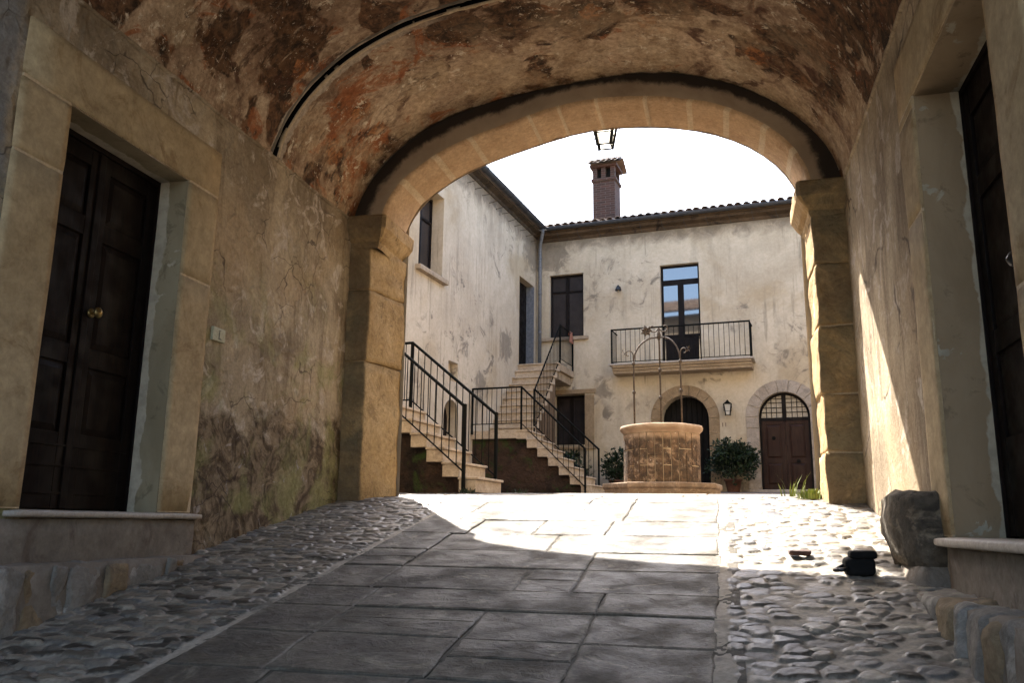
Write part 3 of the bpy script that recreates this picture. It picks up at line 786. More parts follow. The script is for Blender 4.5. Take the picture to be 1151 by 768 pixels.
# piers: stacked worn blocks, then moulded imposts
def pier(x0, x1, name_seed, zs, inner):
    for k, (za, zb) in enumerate(zip(zs, zs[1:])):
        mb = MB(); jo = random.uniform(-.012, .012)
        a, b = (x0-.0, x1+jo) if inner > 0 else (x0+jo, x1)
        mb.rough_box((a, Y1+random.uniform(-.012, .006), za+.004), (b, Y2+.0, zb-.004), (8, 12, 14), .016, 4.2, name_seed+k*3, rnd=.016)
        if inner > 0: mb.v = [(x+max(0, y-Y1)*.20*max(0, (x-x0)/(x1-x0)), y, z) for x, y, z in mb.v]
        mb.build('pier_block', MAT['pier'], gate, smooth=True)
    mb = MB(); mb.box((x0+.02 if inner < 0 else x0, Y1+.035, zs[0]), (x1 if inner < 0 else x1-.02, Y2-.02, zs[-1])); mb.build('pier_core', MAT['joint'], gate)
pier(XL-.05, -3.385, 3, [g(7.6)-.25, 1.55, 2.28, 2.74], 1)
pier(.83, XR+.05, 21, [g(7.6)-.25, .62, 1.12, 1.72, 2.27, 2.74], -1)
def impost(x_in, x_wall, sg):
    # profile: distance out from the pier face, height
    prof = [(.0, 2.70), (.015, 2.73), (.02, 2.76), (.06, 2.80), (.10, 2.86), (.115, 2.88), (.12, 2.92), (.12, 3.0), (.105, 3.02), (.0, 3.022)]
    mb = MB(); rows = []
    for (d, z) in prof:
        # path: wall front corner -> opening front corner -> opening back corner
        P0 = (x_wall, Y1-d, z); P1 = (x_in+sg*d*.75, Y1-d, z); P1b = (x_in+sg*d, Y1-d*.75, z); P2 = (x_in+sg*d, Y2+.03, z)
        path = [P0]+[tuple(P0[i]+(P1[i]-P0[i])*k/4 for i in range(3)) for k in range(1, 5)]+[P1b]+[tuple(P1b[i]+(P2[i]-P1b[i])*k/6 for i in range(3)) for k in range(1, 7)]
        rows.append([tuple(Vector(p)+mnoise.noise_vector(Vector(p)*5)*.011) for p in path])
    m = len(rows[0]); vs = [p for r_ in rows for p in r_]
    fs = [[j*m+i, j*m+i+1, (j+1)*m+i+1, (j+1)*m+i] for j in range(len(prof)-1) for i in range(m-1)]
    mb.add(vs, fs)
    topf = [(x_wall, Y1-.105, 3.02), (x_in+sg*.105, Y1-.1, 3.02), (x_in+sg*.105, Y2+.03, 3.02), (x_wall, Y2+.03, 3.02)]
    mb.add(topf, [[0, 1, 2, 3]])
    mb.build('impost', MAT['pier'], gate, smooth=False)
impost(-3.31, XL, 1); impost(.83, XR, -1)

# courtyard face of the gatehouse, upper body and tiled roof (seen again in the window reflections)
def TF(s, n, z): return (s, Y2+n, z)
mb = MB(TF)
aop = dict(a=-3.23, b=.80, z0=-3, z1=4.05, f=lambda s: float(np.interp(s, [arc_in(PI*(1-i/60))[0] for i in range(61)], [arc_in(PI*(1-i/60))[1]+.01 for i in range(61)])), depth=.0)
facade(mb, -12, 9, -3, 8.9, [aop]); mb.f = [f for f in mb.f]
mb.build('front_wall', MAT['left'], gate)
mb = MB(); mb.box((-12, Y0, 4.7), (9, Y2-.01, 8.9)); mb.build('upper_floor', MAT['left'], gate)
for (a, b) in ((-3.6-4, -3.6-.4), (1.12+.4, 5.1)):
    mb = MB(); mb.box((a, Y0, -3), (b, Y2-.02, 4.7)); mb.build('side_mass', MAT['reveal'], gate)

def tiled_roof(T, s0, s1, n0, n1, z0, slope, name, parent, pitch=.21, under=True, r=.085):
    """Roman tiles: s along the eave, n up the slope (n0 eave -> n1 ridge)"""
    mb = MB(T); L = n1-n0; k = int((s1-s0)/pitch); seg = .38
    if under:
        mb.add([(s0, n0, z0), (s1, n0, z0), (s1, n1, z0+slope*L), (s0, n1, z0+slope*L)], [[0, 1, 2, 3]])
        mb.add([(s0, n0, z0-.03), (s1, n0, z0-.03), (s1, n1, z0+slope*L-.03), (s0, n1, z0+slope*L-.03)], [[0, 1, 2, 3]])
    for i in range(k):
        s = s0+(i+.5)*pitch
        m = int(L/seg)+1
        for j in range(m):
            a = n0-.05+j*seg+random.uniform(-.02, .02); b = a+seg+.05
            if a > n1-.05: break
            b = min(b, n1+.02)
            ra, rb = r*random.uniform(.95, 1.08), r*.82; js = random.uniform(-.012, .012)
            vs = []
            for (nn, rr, lift) in ((a, ra, .03), (b, rb, .012)):
                for q in range(7):
                    an = PI*q/6; vs.append((s+js+rr*math.cos(an), nn, z0+slope*(nn-n0)+lift+rr*.8*math.sin(an)))
            fs = [[q, q+1, q+8, q+7] for q in range(6)]
            vs2 = [(p[0], p[1]-.0, p[2]) for p in vs]
            # thickness at the visible mouth
            o2 = []
            for q in range(7):
                an = PI*q/6; o2.append((s+js+(ra-.016)*math.cos(an), a, z0+slope*(a-n0)+.03+(ra*.8-.016)*math.sin(an)))
            mb.add(vs2+o2, fs+[[q, q+1, 14+q+1, 14+q] for q in range(6)])
    return mb.build(name, MAT['tile'], parent, recalc=False)
tiled_roof(lambda s, n, z: (s, Y2+.55-n, z), -12, 9, 0, 5.9, 8.95, .34, 'roof', gate)

# ---- left door of the passage
door = thing('panelled_door', (XL-.28, 4.345, .04), 'dark brown panelled double door with round brass knob on the left side of the passage', 'door')
def leaf_panels(mb, T_x, ya, yb, rows, sgn, proud=.02):
    pass
def panel_door(parent, xf, sgn, a, b, z0, z1, rows, mat, leaf_name='door_leaf'):
    """double door in plane x=xf, face looking to sgn; s=y"""
    mid = (a+b)/2
    mbf = MB(); t = .05
    for (p, q) in ((a, a+.05), (b-.05, b)): mbf.box((xf-sgn*.02, p, z0), (xf+sgn*.035, q, z1))
    mbf.box((xf-sgn*.02, a, z1-.05), (xf+sgn*.033, b, z1)); mbf.build('door_frame', mat, parent, bevel=.004)
    for (p, q) in ((a+.052, mid-.004), (mid+.004, b-.052)):
        m = MB(); m.box((xf-sgn*.03, p, z0+.01), (xf, q, z1-.052))
        st = .085
        m.box((xf, p, z0+.01), (xf+sgn*.018, p+st, z1-.052)); m.box((xf, q-st, z0+.01), (xf+sgn*.018, q, z1-.052))
        zs = [z0+.01]+[r for rw in rows for r in rw]+[z1-.052]
        for k in range(0, len(zs), 2):
            if zs[k+1]-zs[k] > .01: m.box((xf, p+st, zs[k]), (xf+sgn*.0165, q-st, zs[k+1]))
        for (za, zb) in rows:                   # raised and fielded panel
            e = .045; d = sgn*.014
            o = [(xf+sgn*.002, p+st+.01, za+.01), (xf+sgn*.002, q-st-.01, za+.01), (xf+sgn*.002, q-st-.01, zb-.01), (xf+sgn*.002, p+st+.01, zb-.01)]
            i_ = [(xf+d, p+st+e, za+e), (xf+d, q-st-e, za+e), (xf+d, q-st-e, zb-e), (xf+d, p+st+e, zb-e)]
            m.add(o+i_, [[4, 5, 6, 7], [0, 1, 5, 4], [1, 2, 6, 5], [2, 3, 7, 6], [3, 0, 4, 7]])
        m.build(leaf_name, mat, parent, bevel=.003)
    m = MB(); m.box((xf, mid-.028, z0+.012), (xf+sgn*.030, mid+.028, z1-.055)); m.build('meeting_stile', mat, parent, bevel=.005)
panel_door(door, XL-.255, 1, 3.74, 4.95, .042, 2.36, [(.50, .92), (1.04, 1.74), (1.86, 2.20)], MAT['wood'])
m = MB(); 
for zz in (.14, .30, .42): m.box((XL-.255+.018, 3.83, zz), (XL-.255+.026, 4.86, zz+.012))
m.build('bottom_moulding', MAT['wood'], door)
def knob(parent, p, sgn, mat):
    m = MB(); x, y, z = p
    m.tube([(x, y, z), (x+sgn*.008, y, z)], .03, 16); m.tube([(x+sgn*.008, y, z), (x+sgn*.04, y, z)], .012, 10)
    pts = [(x+sgn*(.035+.045*k/8), y, z) for k in range(9)]; m.tube(pts, [.036*math.sin(PI*(.12+.82*k/8)) for k in range(9)], 16)
    m.build('knob', mat, parent, smooth=True)
knob(door, (XL-.255+.03, 4.345+.04, 1.26), 1, MAT['brass'])
# ---- right door
door2 = thing('panelled_door', (XR+.28, 4.17, -.045), 'almost black panelled door deep in the stone surround on the right side of the passage', 'door')
panel_door(door2, XR+.265, -1, 3.47, 4.86, -.042, 2.41, [(.45, .88), (1.0, 1.72), (1.84, 2.2)], MAT['wood'])
knob(door2, (XR+.265-.03, 4.165-.05, 1.2), -1, MAT['blackp'])

# ---- door surrounds (ashlar blocks slightly proud of the plaster), sills, ledges
def surround(T, a, b, z0, z1, fa, fb, ft, jn, jf, mat, lab=None):
    blocks = []
    zn = [z0-.0]+jn+[z1]; zf = [z0]+jf+[z1]
    for p, q in zip(zn, zn[1:]): blocks.append((fa, p, a, q))
    for p, q in zip(zf, zf[1:]): blocks.append((b, p, fb, q))
    blocks.append((fa, z1, fb, ft))
    for k, (s0, p, s1, q) in enumerate(blocks):
        m = MB(T)
        m.rough_box((s0+.003, -.06, p+.006), (s1-.003, .016, q-.006), (8, 2, 8), .004, 3, k*5+int(abs(a)*10), rnd=.010)
        m.build('surround_block', mat, gate, smooth=True)
    m = MB(T); m.box((fa+.01, -.06, z0), (a-.008, .011, ft-.01)); m.box((b+.008, -.06, z0), (fb-.01, .011, ft-.01)); m.box((fa+.01, -.06, z1+.008), (fb-.01, .0105, ft-.01))
    m.build('surround_mortar', MAT['joint'], gate)
surround(TL, 3.78, 4.91, .045, 2.345, 3.41, 5.27, 2.705, [1.92], [1.66], MAT['sandL'])
surround(TR, 3.51, 4.82, -.04, 2.395, 3.08, 5.20, 2.78, [.9], [1.72, 2.34], MAT['sandL'])
# sills
m = MB(); m.rough_box((XL-.27, 3.68, -.002), (XL+.06, 5.35, .042), (4, 20, 3), .003, 4, 1, rnd=.02); m.build('door_sill', MAT['sillm'], gate, smooth=True)
m = MB(); m.rough_box((XR-.09, 2.9, -.095), (XR+.28, 4.93, -.042), (4, 20, 4), .003, 4, 2, rnd=.024); m.build('door_sill', MAT['sillm'], gate, smooth=True)
# rendered plinths under the sills
m = MB(); m.rough_box((XL-.1, 3.05, -.8), (XL+.028, 5.30, -.003), (3, 24, 8), .008, 3, 3, rnd=.01); m.build('plinth', MAT['plinth'], gate, smooth=True)
m = MB(); m.rough_box((XR-.03, 2.5, -.9), (XR+.1, 4.9, -.096), (3, 24, 8), .008, 3, 4, rnd=.01); m.build('plinth', MAT['plinth'], gate, smooth=True)
# left ledge: a run of rough stones with a rendered top
led = thing('stone_ledge', (XL+.1, 4, g(4)), 'low ledge of rough grey and ochre stones under the left door', 'ledge')
y = 2.2; k = 0
while y < 5.3:
    L = random.choice([.12, .18, .24, .34])*random.uniform(.8, 1.2); e = min(y+L, 5.45)
    m = MB(); zb = g(y)-.15; dep = .19 - max(0, (e-4.9))*.12
    m.rough_box((XL-.02, y+.004, zb), (XL+dep+random.uniform(-.015, .015), e-.004, -.245+random.uniform(-.008, .006)), (6, 8, 12), .026, 6.5, k*2, rnd=.022)
    m.build('ledge_stone', MAT['kerbA'] if k % 3 else MAT['kerbB'], led, smooth=True)
    y = e; k += 1
m = MB(); m.rough_box((XL-.02, 2.2, -.9), (XL+.178, 5.4, -.235), (4, 30, 4), .012, 3, 8, rnd=.02); m.build('ledge_mortar', MAT['plinth'], led, smooth=True)
led2 = thing('stone_ledge', (XR-.1, 4, g(4)), 'rounded rough stone step running below the right door', 'ledge')
y = 1.2; k = 0
while y < 5.15:
    L = random.choice([.16, .28, .45])*random.uniform(.8, 1.2); e = min(y+L, 5.25)
    m = MB(); zb = min(g(y), g(e))-.15
    m.rough_box((.9+random.uniform(-.02, .02), y+.005, zb), (XR+.03, e-.005, -.30+random.uniform(-.015, .004)), (10, 8, 12), .032, 5, 40+k*2, rnd=.05)
    m.build('ledge_stone', MAT['kerbA'] if (k+1) % 3 else MAT['kerbB'], led2, smooth=True)
    y = e; k += 1
m = MB(); m.rough_box((.915, 1.2, -1.4), (XR+.03, 5.2, -.318), (5, 36, 6), .012, 3, 9, rnd=.03); m.build('ledge_mortar', MAT['plinth'], led2, smooth=True)
# guard stone
gs = thing('guard_stone', (1.03, 5.4, g(5.4)), 'dark pitted guard stone bulging from the foot of the right wall', 'guard stone')
def blob(name, mat, parent, rings, n=26, amp=.02, seed=0):
    """rings: list of (cx, cy, z, rx, ry)"""
    m = MB(); vs = []; fs = []
    for (cx, cy, z, rx, ry) in rings:
        for k in range(n):
            a = 2*PI*k/n; ca, sa = math.cos(a), math.sin(a); e = .62
            p = Vector((cx+rx*math.copysign(abs(ca)**e, ca), cy+ry*math.copysign(abs(sa)**e, sa), z))
            p += mnoise.noise_vector(p*5+Vector((seed, 0, 0)))*amp+mnoise.noise_vector(p*14+Vector((seed, 0, 0)))*amp*.4
            vs.append(tuple(p))
    for i in range(len(rings)-1):
        for k in range(n): fs.append([i*n+k, i*n+(k+1) % n, (i+1)*n+(k+1) % n, (i+1)*n+k])
    fs += [list(range(n))[::-1], [(len(rings)-1)*n+k for k in range(n)]]
    m.add(vs, fs); return m.build(name, mat, parent, smooth=True)
blob('boulder', MAT['guard'], gs, [(1.12, 5.38, -.20, .17, .33), (1.115, 5.40, -.12, .185, .38), (1.11, 5.42, -.03, .205, .42), (1.11, 5.44, .06, .21, .42), (1.11, 5.44, .125, .205, .42), (1.11, 5.43, .17, .195, .40), (1.115, 5.42, .195, .14, .32), (1.12, 5.42, .20, .05, .15)], amp=.030)
blob('footing', MAT['plinth'], gs, [(1.12, 5.35, -.42, .24, .42), (1.12, 5.37, -.27, .19, .38), (1.12, 5.40, -.13, .13, .30)], amp=.03, seed=4)

# ================================================================== COURTYARD BUILDINGS
# ---- rear building (facade at v = 21.6)
VB = 21.6; UL = -7.46
rear = thing('rear_building', UV(-3.5, VB+3, .85), 'two storey cream house across the back of the courtyard with balcony and tiled eave', 'house')
def TB(s, n, z): return UV(s, VB-n, z)
ops = [dict(a=-7.09, b=-6.12, z0=4.97, z1=6.75, depth=.14), dict(a=-4.02, b=-3.0, z0=4.0, z1=6.75, depth=.16),
       dict(a=-4.08, b=-2.88, z0=.6, z1=3.24, arch=.60, depth=.38), dict(a=-1.68, b=-.48, z0=.6, z1=3.23, arch=.60, depth=.22),
       dict(a=-6.97, b=-6.10, z0=2.05, z1=3.40, depth=.35)]
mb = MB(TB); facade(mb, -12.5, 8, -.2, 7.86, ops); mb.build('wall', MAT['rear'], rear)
mb = MB(lambda s, n, z: UV(s, VB+n, z)); mb.box((-12.5, .45, -.2), (8, 7, 7.9)); mb.build('house_body', MAT['rear'], rear)
# cornice
mb = MB(TB); mb.prism([(0.0, 7.80), (.07, 7.80), (.10, 7.86), (.30, 7.90), (.34, 7.96), (.42, 7.97), (.42, 8.03), (0, 8.03)], -12.5, 8, 'yz'); mb.T = TB
mb.v = []; mb.f = []; mb.mi = []
pf = [(0.002, 7.72), (.04, 7.73), (.07, 7.80), (.24, 7.84), (.26, 7.90), (.33, 7.91), (.33, 7.97), (.002, 7.97)]
vs = [(s, a, b) for s in (-7.4, 8) for a, b in pf]; n = len(pf)
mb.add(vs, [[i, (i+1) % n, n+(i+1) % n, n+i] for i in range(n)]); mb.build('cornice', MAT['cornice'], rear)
tiled_roof(lambda s, n, z: UV(s, VB-.40+n, z), -12.5, 8, 0, 4.5, 8.02, .31, 'roof', rear)
# gutter and its brackets
def gutter(parent, T, s0, s1, n, z, r=.062, brs=12, hook=True):
    mb = MB(T); vs = []; nn = 9
    for s in (s0, s1):
        for k in range(nn): a = PI+PI*k/(nn-1); vs.append((s, n+r*math.cos(a), z+r*math.sin(a)))
        for k in range(nn): a = 2*PI-PI*k/(nn-1); vs.append((s, n+(r-.005)*math.cos(a), z+(r-.005)*math.sin(a)))
    m = 2*nn; mb.add(vs, [[k, (k+1) % m, m+(k+1) % m, m+k] for k in range(m)])
    mb.tube([(s0, n+r, z), (s1, n+r, z)], .008, 6)
    o = mb.build('gutter', MAT['zincd'], parent)
    for i in range(brs):
        s = s0+(i+.4)*(s1-s0)/brs; b = MB(T)
        b.tube([(s, n+r+.004, z+.01)]+[(s, n+(r+.008)*math.cos(a), z+(r+.008)*math.sin(a)) for a in [0-PI*q/6 for q in range(7)]]+[(s, .06, z-.12)], .008, 5)
        if hook: b.tube([(s+.02, .30, z-.08), (s+.03, .24, z-.20), (s+.03+random.uniform(0, .05), .04, z-.30)], .006, 5)
        b.build('gutter_bracket', MAT['zincd'], parent)
gutter(rear, TB, -7.04, 8, .41, 8.0, brs=26, r=.075)
def gutter_joint(): pass
# ---- left building (facade at u = -7.46)
lb = thing('left_building', UV(UL-3, 14, .5), 'tall cream plastered house along the left of the courtyard behind the staircases', 'house')
def TS(s, n, z): return UV(UL+n, s, z)

opl = [dict(a=14.40, b=15.50, z0=4.98, z1=6.78, depth=.30), dict(a=15.94, b=16.42, z0=2.93, z1=3.35, depth=.16),
       dict(a=15.77, b=16.52, z0=.4, z1=2.53, arch=.375, depth=.30), dict(a=20.2, b=21.34, z0=4.0, z1=6.40, depth=.22)]
VL = 13.45
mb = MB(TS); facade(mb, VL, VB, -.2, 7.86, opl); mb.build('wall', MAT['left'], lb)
mb = MB(lambda s, n, z: UV(UL-n, s, z)); mb.box((VL+.005, .42, -.2), (VB, 6, 7.9)); mb.build('house_body', MAT['left'], lb)
pl = [(.002, 7.84), (.03, 7.85), (.05, 7.91), (.18, 7.94), (.19, 7.99), (.002, 7.99)]; n = len(pl)
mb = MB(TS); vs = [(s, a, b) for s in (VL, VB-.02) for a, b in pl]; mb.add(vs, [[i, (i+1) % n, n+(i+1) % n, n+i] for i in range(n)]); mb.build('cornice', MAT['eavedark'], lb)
tiled_roof(lambda s, n_, z: UV(UL+.24-n_, s, z), VL, VB-.4, 0, 4.5, 8.02, .31, 'roof', lb)
gutter(lb, TS, VL, VB-.37, .30, 8.06, brs=14, hook=False, r=.085)
for i in range(18):
    s = 13.6+i*.44; b = MB(TS); b.tube([(s, -.02, 7.62+random.uniform(-.03, .03)), (s+.02, .30, 7.66)], .008, 5); b.build('iron_tie', MAT['rust'], lb)
mb = MB(); p = Vector(UV(UL+.13, VB-.12, 0)); q = Vector(UV(UL+.30, VB-.41, 0))
mb.tube([(q.x, q.y, 7.99), (q.x, q.y, 7.88), (p.x, p.y, 7.62), (p.x, p.y, 7.4), (p.x, p.y, 4.02)], .048, 12)
for zz in (7.2, 6.2, 5.1): mb.tube([(p.x, p.y, zz), (p.x, p.y, zz+.05)], .056, 12)
mb.build('downpipe', MAT['zinc'], lb, smooth=True)
# windows
def window(parent, T, a, b, z0, z1, n, mull=1, bars=(), mat='wood3', pane='glass', name='window'):
    win = sub(name, parent, T((a+b)/2, n, z0))
    f = MB(T); w_ = .055
    f.box((a, n-.05, z0), (a+w_, n, z1)); f.box((b-w_, n-.05, z0), (b, n, z1)); f.box((a+w_, n-.05, z0), (b-w_, n-.002, z0+w_)); f.box((a+w_, n-.05, z1-w_), (b-w_, n-.002, z1))
    xs = [a+w_+(b-a-2*w_)*k/(mull+1) for k in range(1, mull+1)]
    mh = .075 if name == 'french_window' else .045
    for x in xs: f.box((x-mh, n-.048, z0+w_), (x+mh, n+.008, (6.25 if name == 'french_window' else z1-w_)))
    for (zb, h) in bars: f.box((a+w_, n-.046, zb), (b-w_, n+.004, zb+h))
    f.build('frame', MAT[mat], win, bevel=.004)
    p_ = MB(T); p_.box((a+.03, n-.04, z0+.03), (b-.03, n-.03, z1-.03)); p_.build('pane', MAT[pane], win)
    return win
window(rear, TB, -7.09, -6.12, 4.97, 6.75, -.12, 1, [(6.25, .05)], pane='glassd')
window(rear, TB, -4.02, -3.0, 4.08, 6.75, -.14, 1, [(6.22, .14), (4.80, .07)], name='french_window')
m = MB(TB); m.box((-3.93, -.176, 4.12), (-3.09, -.14, 4.79)); m.build('french_window_panel', MAT['wood3'], rear)
window(lb, TS, 14.40, 15.50, 4.98, 6.78, -.27, 1, [(6.2, .05)], pane='glassd')
m = MB(TS); m.rough_box((14.28, -.12, 4.87), (15.62, .12, 4.975), (16, 3, 2), .003, 3, 2, rnd=.015); m.build('window_sill', MAT['mould'], lb)
m = MB(TB); m.rough_box((-7.30, -.12, 4.87), (-5.98, .10, 4.965), (16, 3, 2), .003, 3, 3, rnd=.015); m.build('window_sill', MAT['mould'], rear)
window(rear, TB, -6.97, -6.10, 2.05, 3.40, -.30, 1, [], pane='glassd')
m = MB(TB); m.box((-6.098, -.05, 2.0), (-5.84, .02, 3.36)); m.box((-7.0, -.05, 3.402), (-5.80, .03, 3.52)); m.build('window_surround', MAT['archtan'], rear, bevel=.008)
m = MB(TB); m.box((-7.0, -.1, 1.93), (-5.8, .05, 1.998)); m.build('window_sill', MAT['archtan'], rear, bevel=.008)
m = MB(TS); m.box((20.2, -.26, 4.0), (21.34, -.2, 6.4)); m.build('corner_door', MAT['wood3'], lb)
m = MB(TS); m.box((21.29, -.2, 4.0), (21.34, .012, 6.38)); m.build('door_jamb', MAT['zinc'], lb)
wing = thing('low_wing', UV(UL-1.5, 10.5, .4), 'low cream wing between the gatehouse and the tall left house', 'house')
mb = MB(TS); facade(mb, 8.6, VL-.004, -.2, 4.6, [dict(a=10.2, b=11.2, z0=1.58, z1=3.8, depth=.22)]); mb.build('wall', MAT['left'], wing)
m = MB(lambda s, n, z: UV(UL-n, s, z)); m.box((8.6, .3, -.2), (VL-.004, 5, 4.6)); m.build('house_body', MAT['left'], wing)
m = MB(TS); m.box((10.2, -.22, 1.58), (11.2, -.18, 3.8)); m.build('door', MAT['wood2'], wing)
m = MB(TS); m.box((15.77, -.30, .4), (16.52, -.27, 2.5)); m.build('arched_doorway_back', MAT['wood3'], lb)
m = MB(TS); m.box((15.6, -.25, 2.9), (16.6, -.17, 3.4)); m.build('niche_back', MAT['left'], lb)

# arched doors of the rear house with stone surrounds
def arch_surround(parent, a, b, spring, rise, thick, z0, mat, seed):
    c = (a+b)/2; h = (b-a)/2; nb = 9
    for k in range(nb):
        t0 = PI*k/nb; t1 = PI*(k+1)/nb; vs = []; q = 5
        for d in (.0, .05):
            for i in range(q+1):
                t = t0+.008+(t1-t0-.016)*i/q
                vs += [(c+h*math.cos(t), d-.02, spring+rise*math.sin(t)), (c+(h+thick)*math.cos(t), d-.02, spring+(rise+thick)*math.sin(t))]
        nn = 2*(q+1); fs = []
        for i in range(q):
            fs += [[2*i, 2*i+1, 2*i+3, 2*i+2], [nn+2*i, nn+2*i+2, nn+2*i+3, nn+2*i+1], [2*i, 2*i+2, nn+2*i+2, nn+2*i], [2*i+1, nn+2*i+1, nn+2*i+3, 2*i+3]]
        fs += [[0, nn, nn+1, 1], [2*q, 2*q+1, nn+2*q+1, nn+2*q]]
        m = MB(TB); m.add(vs, fs); m.build('voussoir', mat, parent, bevel=.006)
    for (p, q) in ((a-thick, a), (b, b+thick)):
        z = z0; kk = 0
        while z < spring-.05:
            e = min(z+random.uniform(.4, .62), spring)
            if spring-e < .2: e = spring
            m = MB(TB); m.rough_box((p, -.03, z+.004), (q, .03, e-.004), (3, 2, 3), .003, 3, seed+kk, rnd=.008); m.build('surround_block', mat, parent); z = e; kk += 1
arch_surround(rear, -4.08, -2.88, 2.64, .60, .26, .8, MAT['archtan'], 5)
arch_surround(rear, -1.68, -.48, 2.63, .60, .30, .8, MAT['archpale'], 9)
# plain dark arched gate under the balcony
gatep = sub('arched_gate', rear, TB(-3.48, -.35, .8))
m = MB(TB); q = [(-4.08+.0, .6)]+[(-3.48-.6*math.cos(PI*k/20), 2.64+.6*math.sin(PI*k/20)) for k in range(21)]+[(-2.88, .6)]
m.prism(q, -.40, -.36); m.build('gate_dark_sheet', MAT['dark'], gatep)
for k in range(9):
    x = -4.0+k*.13; top = 2.64+.6*math.sqrt(max(0, 1-((x+3.48)/.6)**2)); m = MB(TB); m.tube([(x, -.30, .85), (x, -.30, top)], .010, 5); m.build('gate_bar', MAT['iron'], gatep)
# brown double door with gridded fanlight
dr = sub('arched_door', rear, TB(-1.08, -.2, .87))
m = MB(TB)
def arch_poly(c, h, spring, rise, z0, ins=0):
    return [(c-h+ins, z0)]+[(c-(h-ins)*math.cos(PI*k/24), spring+(rise-ins)*math.sin(PI*k/24)) for k in range(25)]+[(c+h-ins, z0)]
outer = arch_poly(-1.08, .6, 2.63, .6, .86); inner = arch_poly(-1.08, .6, 2.63, .6, .86, .055)
vs = [(a, d, b) for d in (-.20, -.14) for a, b in outer]+[(a, d, b) for d in (-.20, -.14) for a, b in inner]; L = len(outer)
fs = []
for i in range(L-1):
    fs += [[L+i, L+i+1, 3*L+i+1, 3*L+i], [i, 2*L+i, 2*L+i+1, i+1], [2*L+i, 3*L+i, 3*L+i+1, 2*L+i+1]]
m.add(vs, fs); m.build('door_frame', MAT['wood3'], dr)
for sgn in (-1, 1):
    m = MB(TB); a, b = (-1.08-.545, -1.083) if sgn < 0 else (-1.077, -1.08+.545)
    m.box((a, -.20, .87), (b, -.175, 2.56))
    for (p, q) in ((a, a+.085), (b-.085, b)): m.box((p, -.175, .87), (q, -.155, 2.56))
    for (p, q) in ((.87, .98), (1.52, 1.62), (2.46, 2.56)): m.box((a+.085, -.175, p), (b-.085, -.157, q))
    for (za, zb) in ((.98, 1.52), (1.62, 2.46)):
        o = [(a+.1, -.173, za+.02), (b-.1, -.173, za+.02), (b-.1, -.173, zb-.02), (a+.1, -.173, zb-.02)]; i_ = [(a+.14, -.158, za+.06), (b-.14, -.158, za+.06), (b-.14, -.158, zb-.06), (a+.14, -.158, zb-.06)]
        m.add(o+i_, [[4, 5, 6, 7], [0, 1, 5, 4], [1, 2, 6, 5], [2, 3, 7, 6], [3, 0, 4, 7]])
    m.build('door_leaf', MAT['wood2'], dr)
    m = MB(TB); c0 = a+.27; m.tube([(c0, -.158, 2.12 if sgn < 0 else 1.55), (c0, -.135, 2.12 if sgn < 0 else 1.55)], .045, 12); m.build('door_knocker', MAT['iron'], dr)
m = MB(TB); m.prism(arch_poly(-1.08, .6, 2.63, .6, 2.56, .03), -.20, -.185); m.build('fanlight_glass', MAT['fanglass'], dr)
m = MB(TB); m.box((-1.13, -.19, 2.55), (-1.03, -.14, 3.2)); m.box((-1.66, -.19, 2.54), (-.5, -.143, 2.62))
for z in (2.74, 2.86, 2.98, 3.08):
    hw = .56*math.sqrt(max(0, 1-((z-2.63)/.58)**2)) if z > 2.63 else .56
    m.box((-1.08-hw, -.185, z), (-1.08+hw, -.165, z+.016))
for x in (-1.5, -1.38, -1.26, -.90, -.78, -.66):
    top = 2.63+.57*math.sqrt(max(0, 1-((x+1.08)/.57)**2)); m.box((x-.008, -.186, 2.6), (x+.008, -.167, top))
m.build('fanlight_bars', MAT['wood3'], dr)
m = MB(TB); m.rough_box((-2.05, -.2, .70), (-.15, .22, .868), (14, 4, 2), .005, 3, 5, rnd=.02); m.build('door_step', MAT['archpale'], rear, smooth=True)

# balcony
bal = sub('balcony', rear, TB(-3.48, .3, 3.8))
m = MB(TB); bp = [(0, 3.80), (.50, 3.80), (.52, 3.86), (.56, 3.87), (.58, 3.925), (.63, 3.93), (.65, 3.94), (.65, 3.985), (0, 3.985)]
m.add([(s + (d if s > -3.5 else -d)*(1 if False else 0), a, b) for s, d in ((-5.20, 0), (-1.74, 0)) for a, b in bp], [[i, (i+1) % 9, 9+(i+1) % 9, 9+i] for i in range(9)]+[list(range(9)), list(range(9, 18))])
m.build('balcony_slab', MAT['mould'], bal)
m = MB(TB); m.box((-5.27, 0, 3.986), (-1.68, .70, 4.03)); m.build('balcony_top', MAT['sillm'], bal, bevel=.01)
def rail(parent, T, path, z_off_top, z_off_bot, spacing, posts=(), rp=.016, rb=.007, hr=.022, mat='iron', part='railing'):
    """railing along a path of (a,b,z) points in frame T, z = walking line"""
    rl = sub(part, parent, T(*path[0]))
    for nm, off, rad in (('handrail', z_off_top, hr), ('bottom_rail', z_off_bot, .011)):
        m = MB(T); m.tube([(a, b, z+off) for a, b, z in path], rad, 6); m.build(nm, MAT[mat], rl)
    pts = [Vector(p) for p in path]; tot = sum((pts[i+1]-pts[i]).length for i in range(len(pts)-1))
    d = spacing; 
    for i in range(len(pts)-1):
        seg = pts[i+1]-pts[i]; L = Vector((seg.x, seg.y, 0)).length; k = max(1, round(L/spacing))
        for q in range(1, k):
            p = pts[i]+seg*(q/k); m = MB(T); m.tube([(p.x, p.y, p.z+z_off_bot), (p.x, p.y, p.z+z_off_top)], rb, 5); m.build('baluster', MAT[mat], rl)
    for (a, b, z, zt) in posts:
        m = MB(T); m.box((a-rp, b-rp, z), (a+rp, b+rp, zt)); m.build('post', MAT[mat], rl)
    return rl
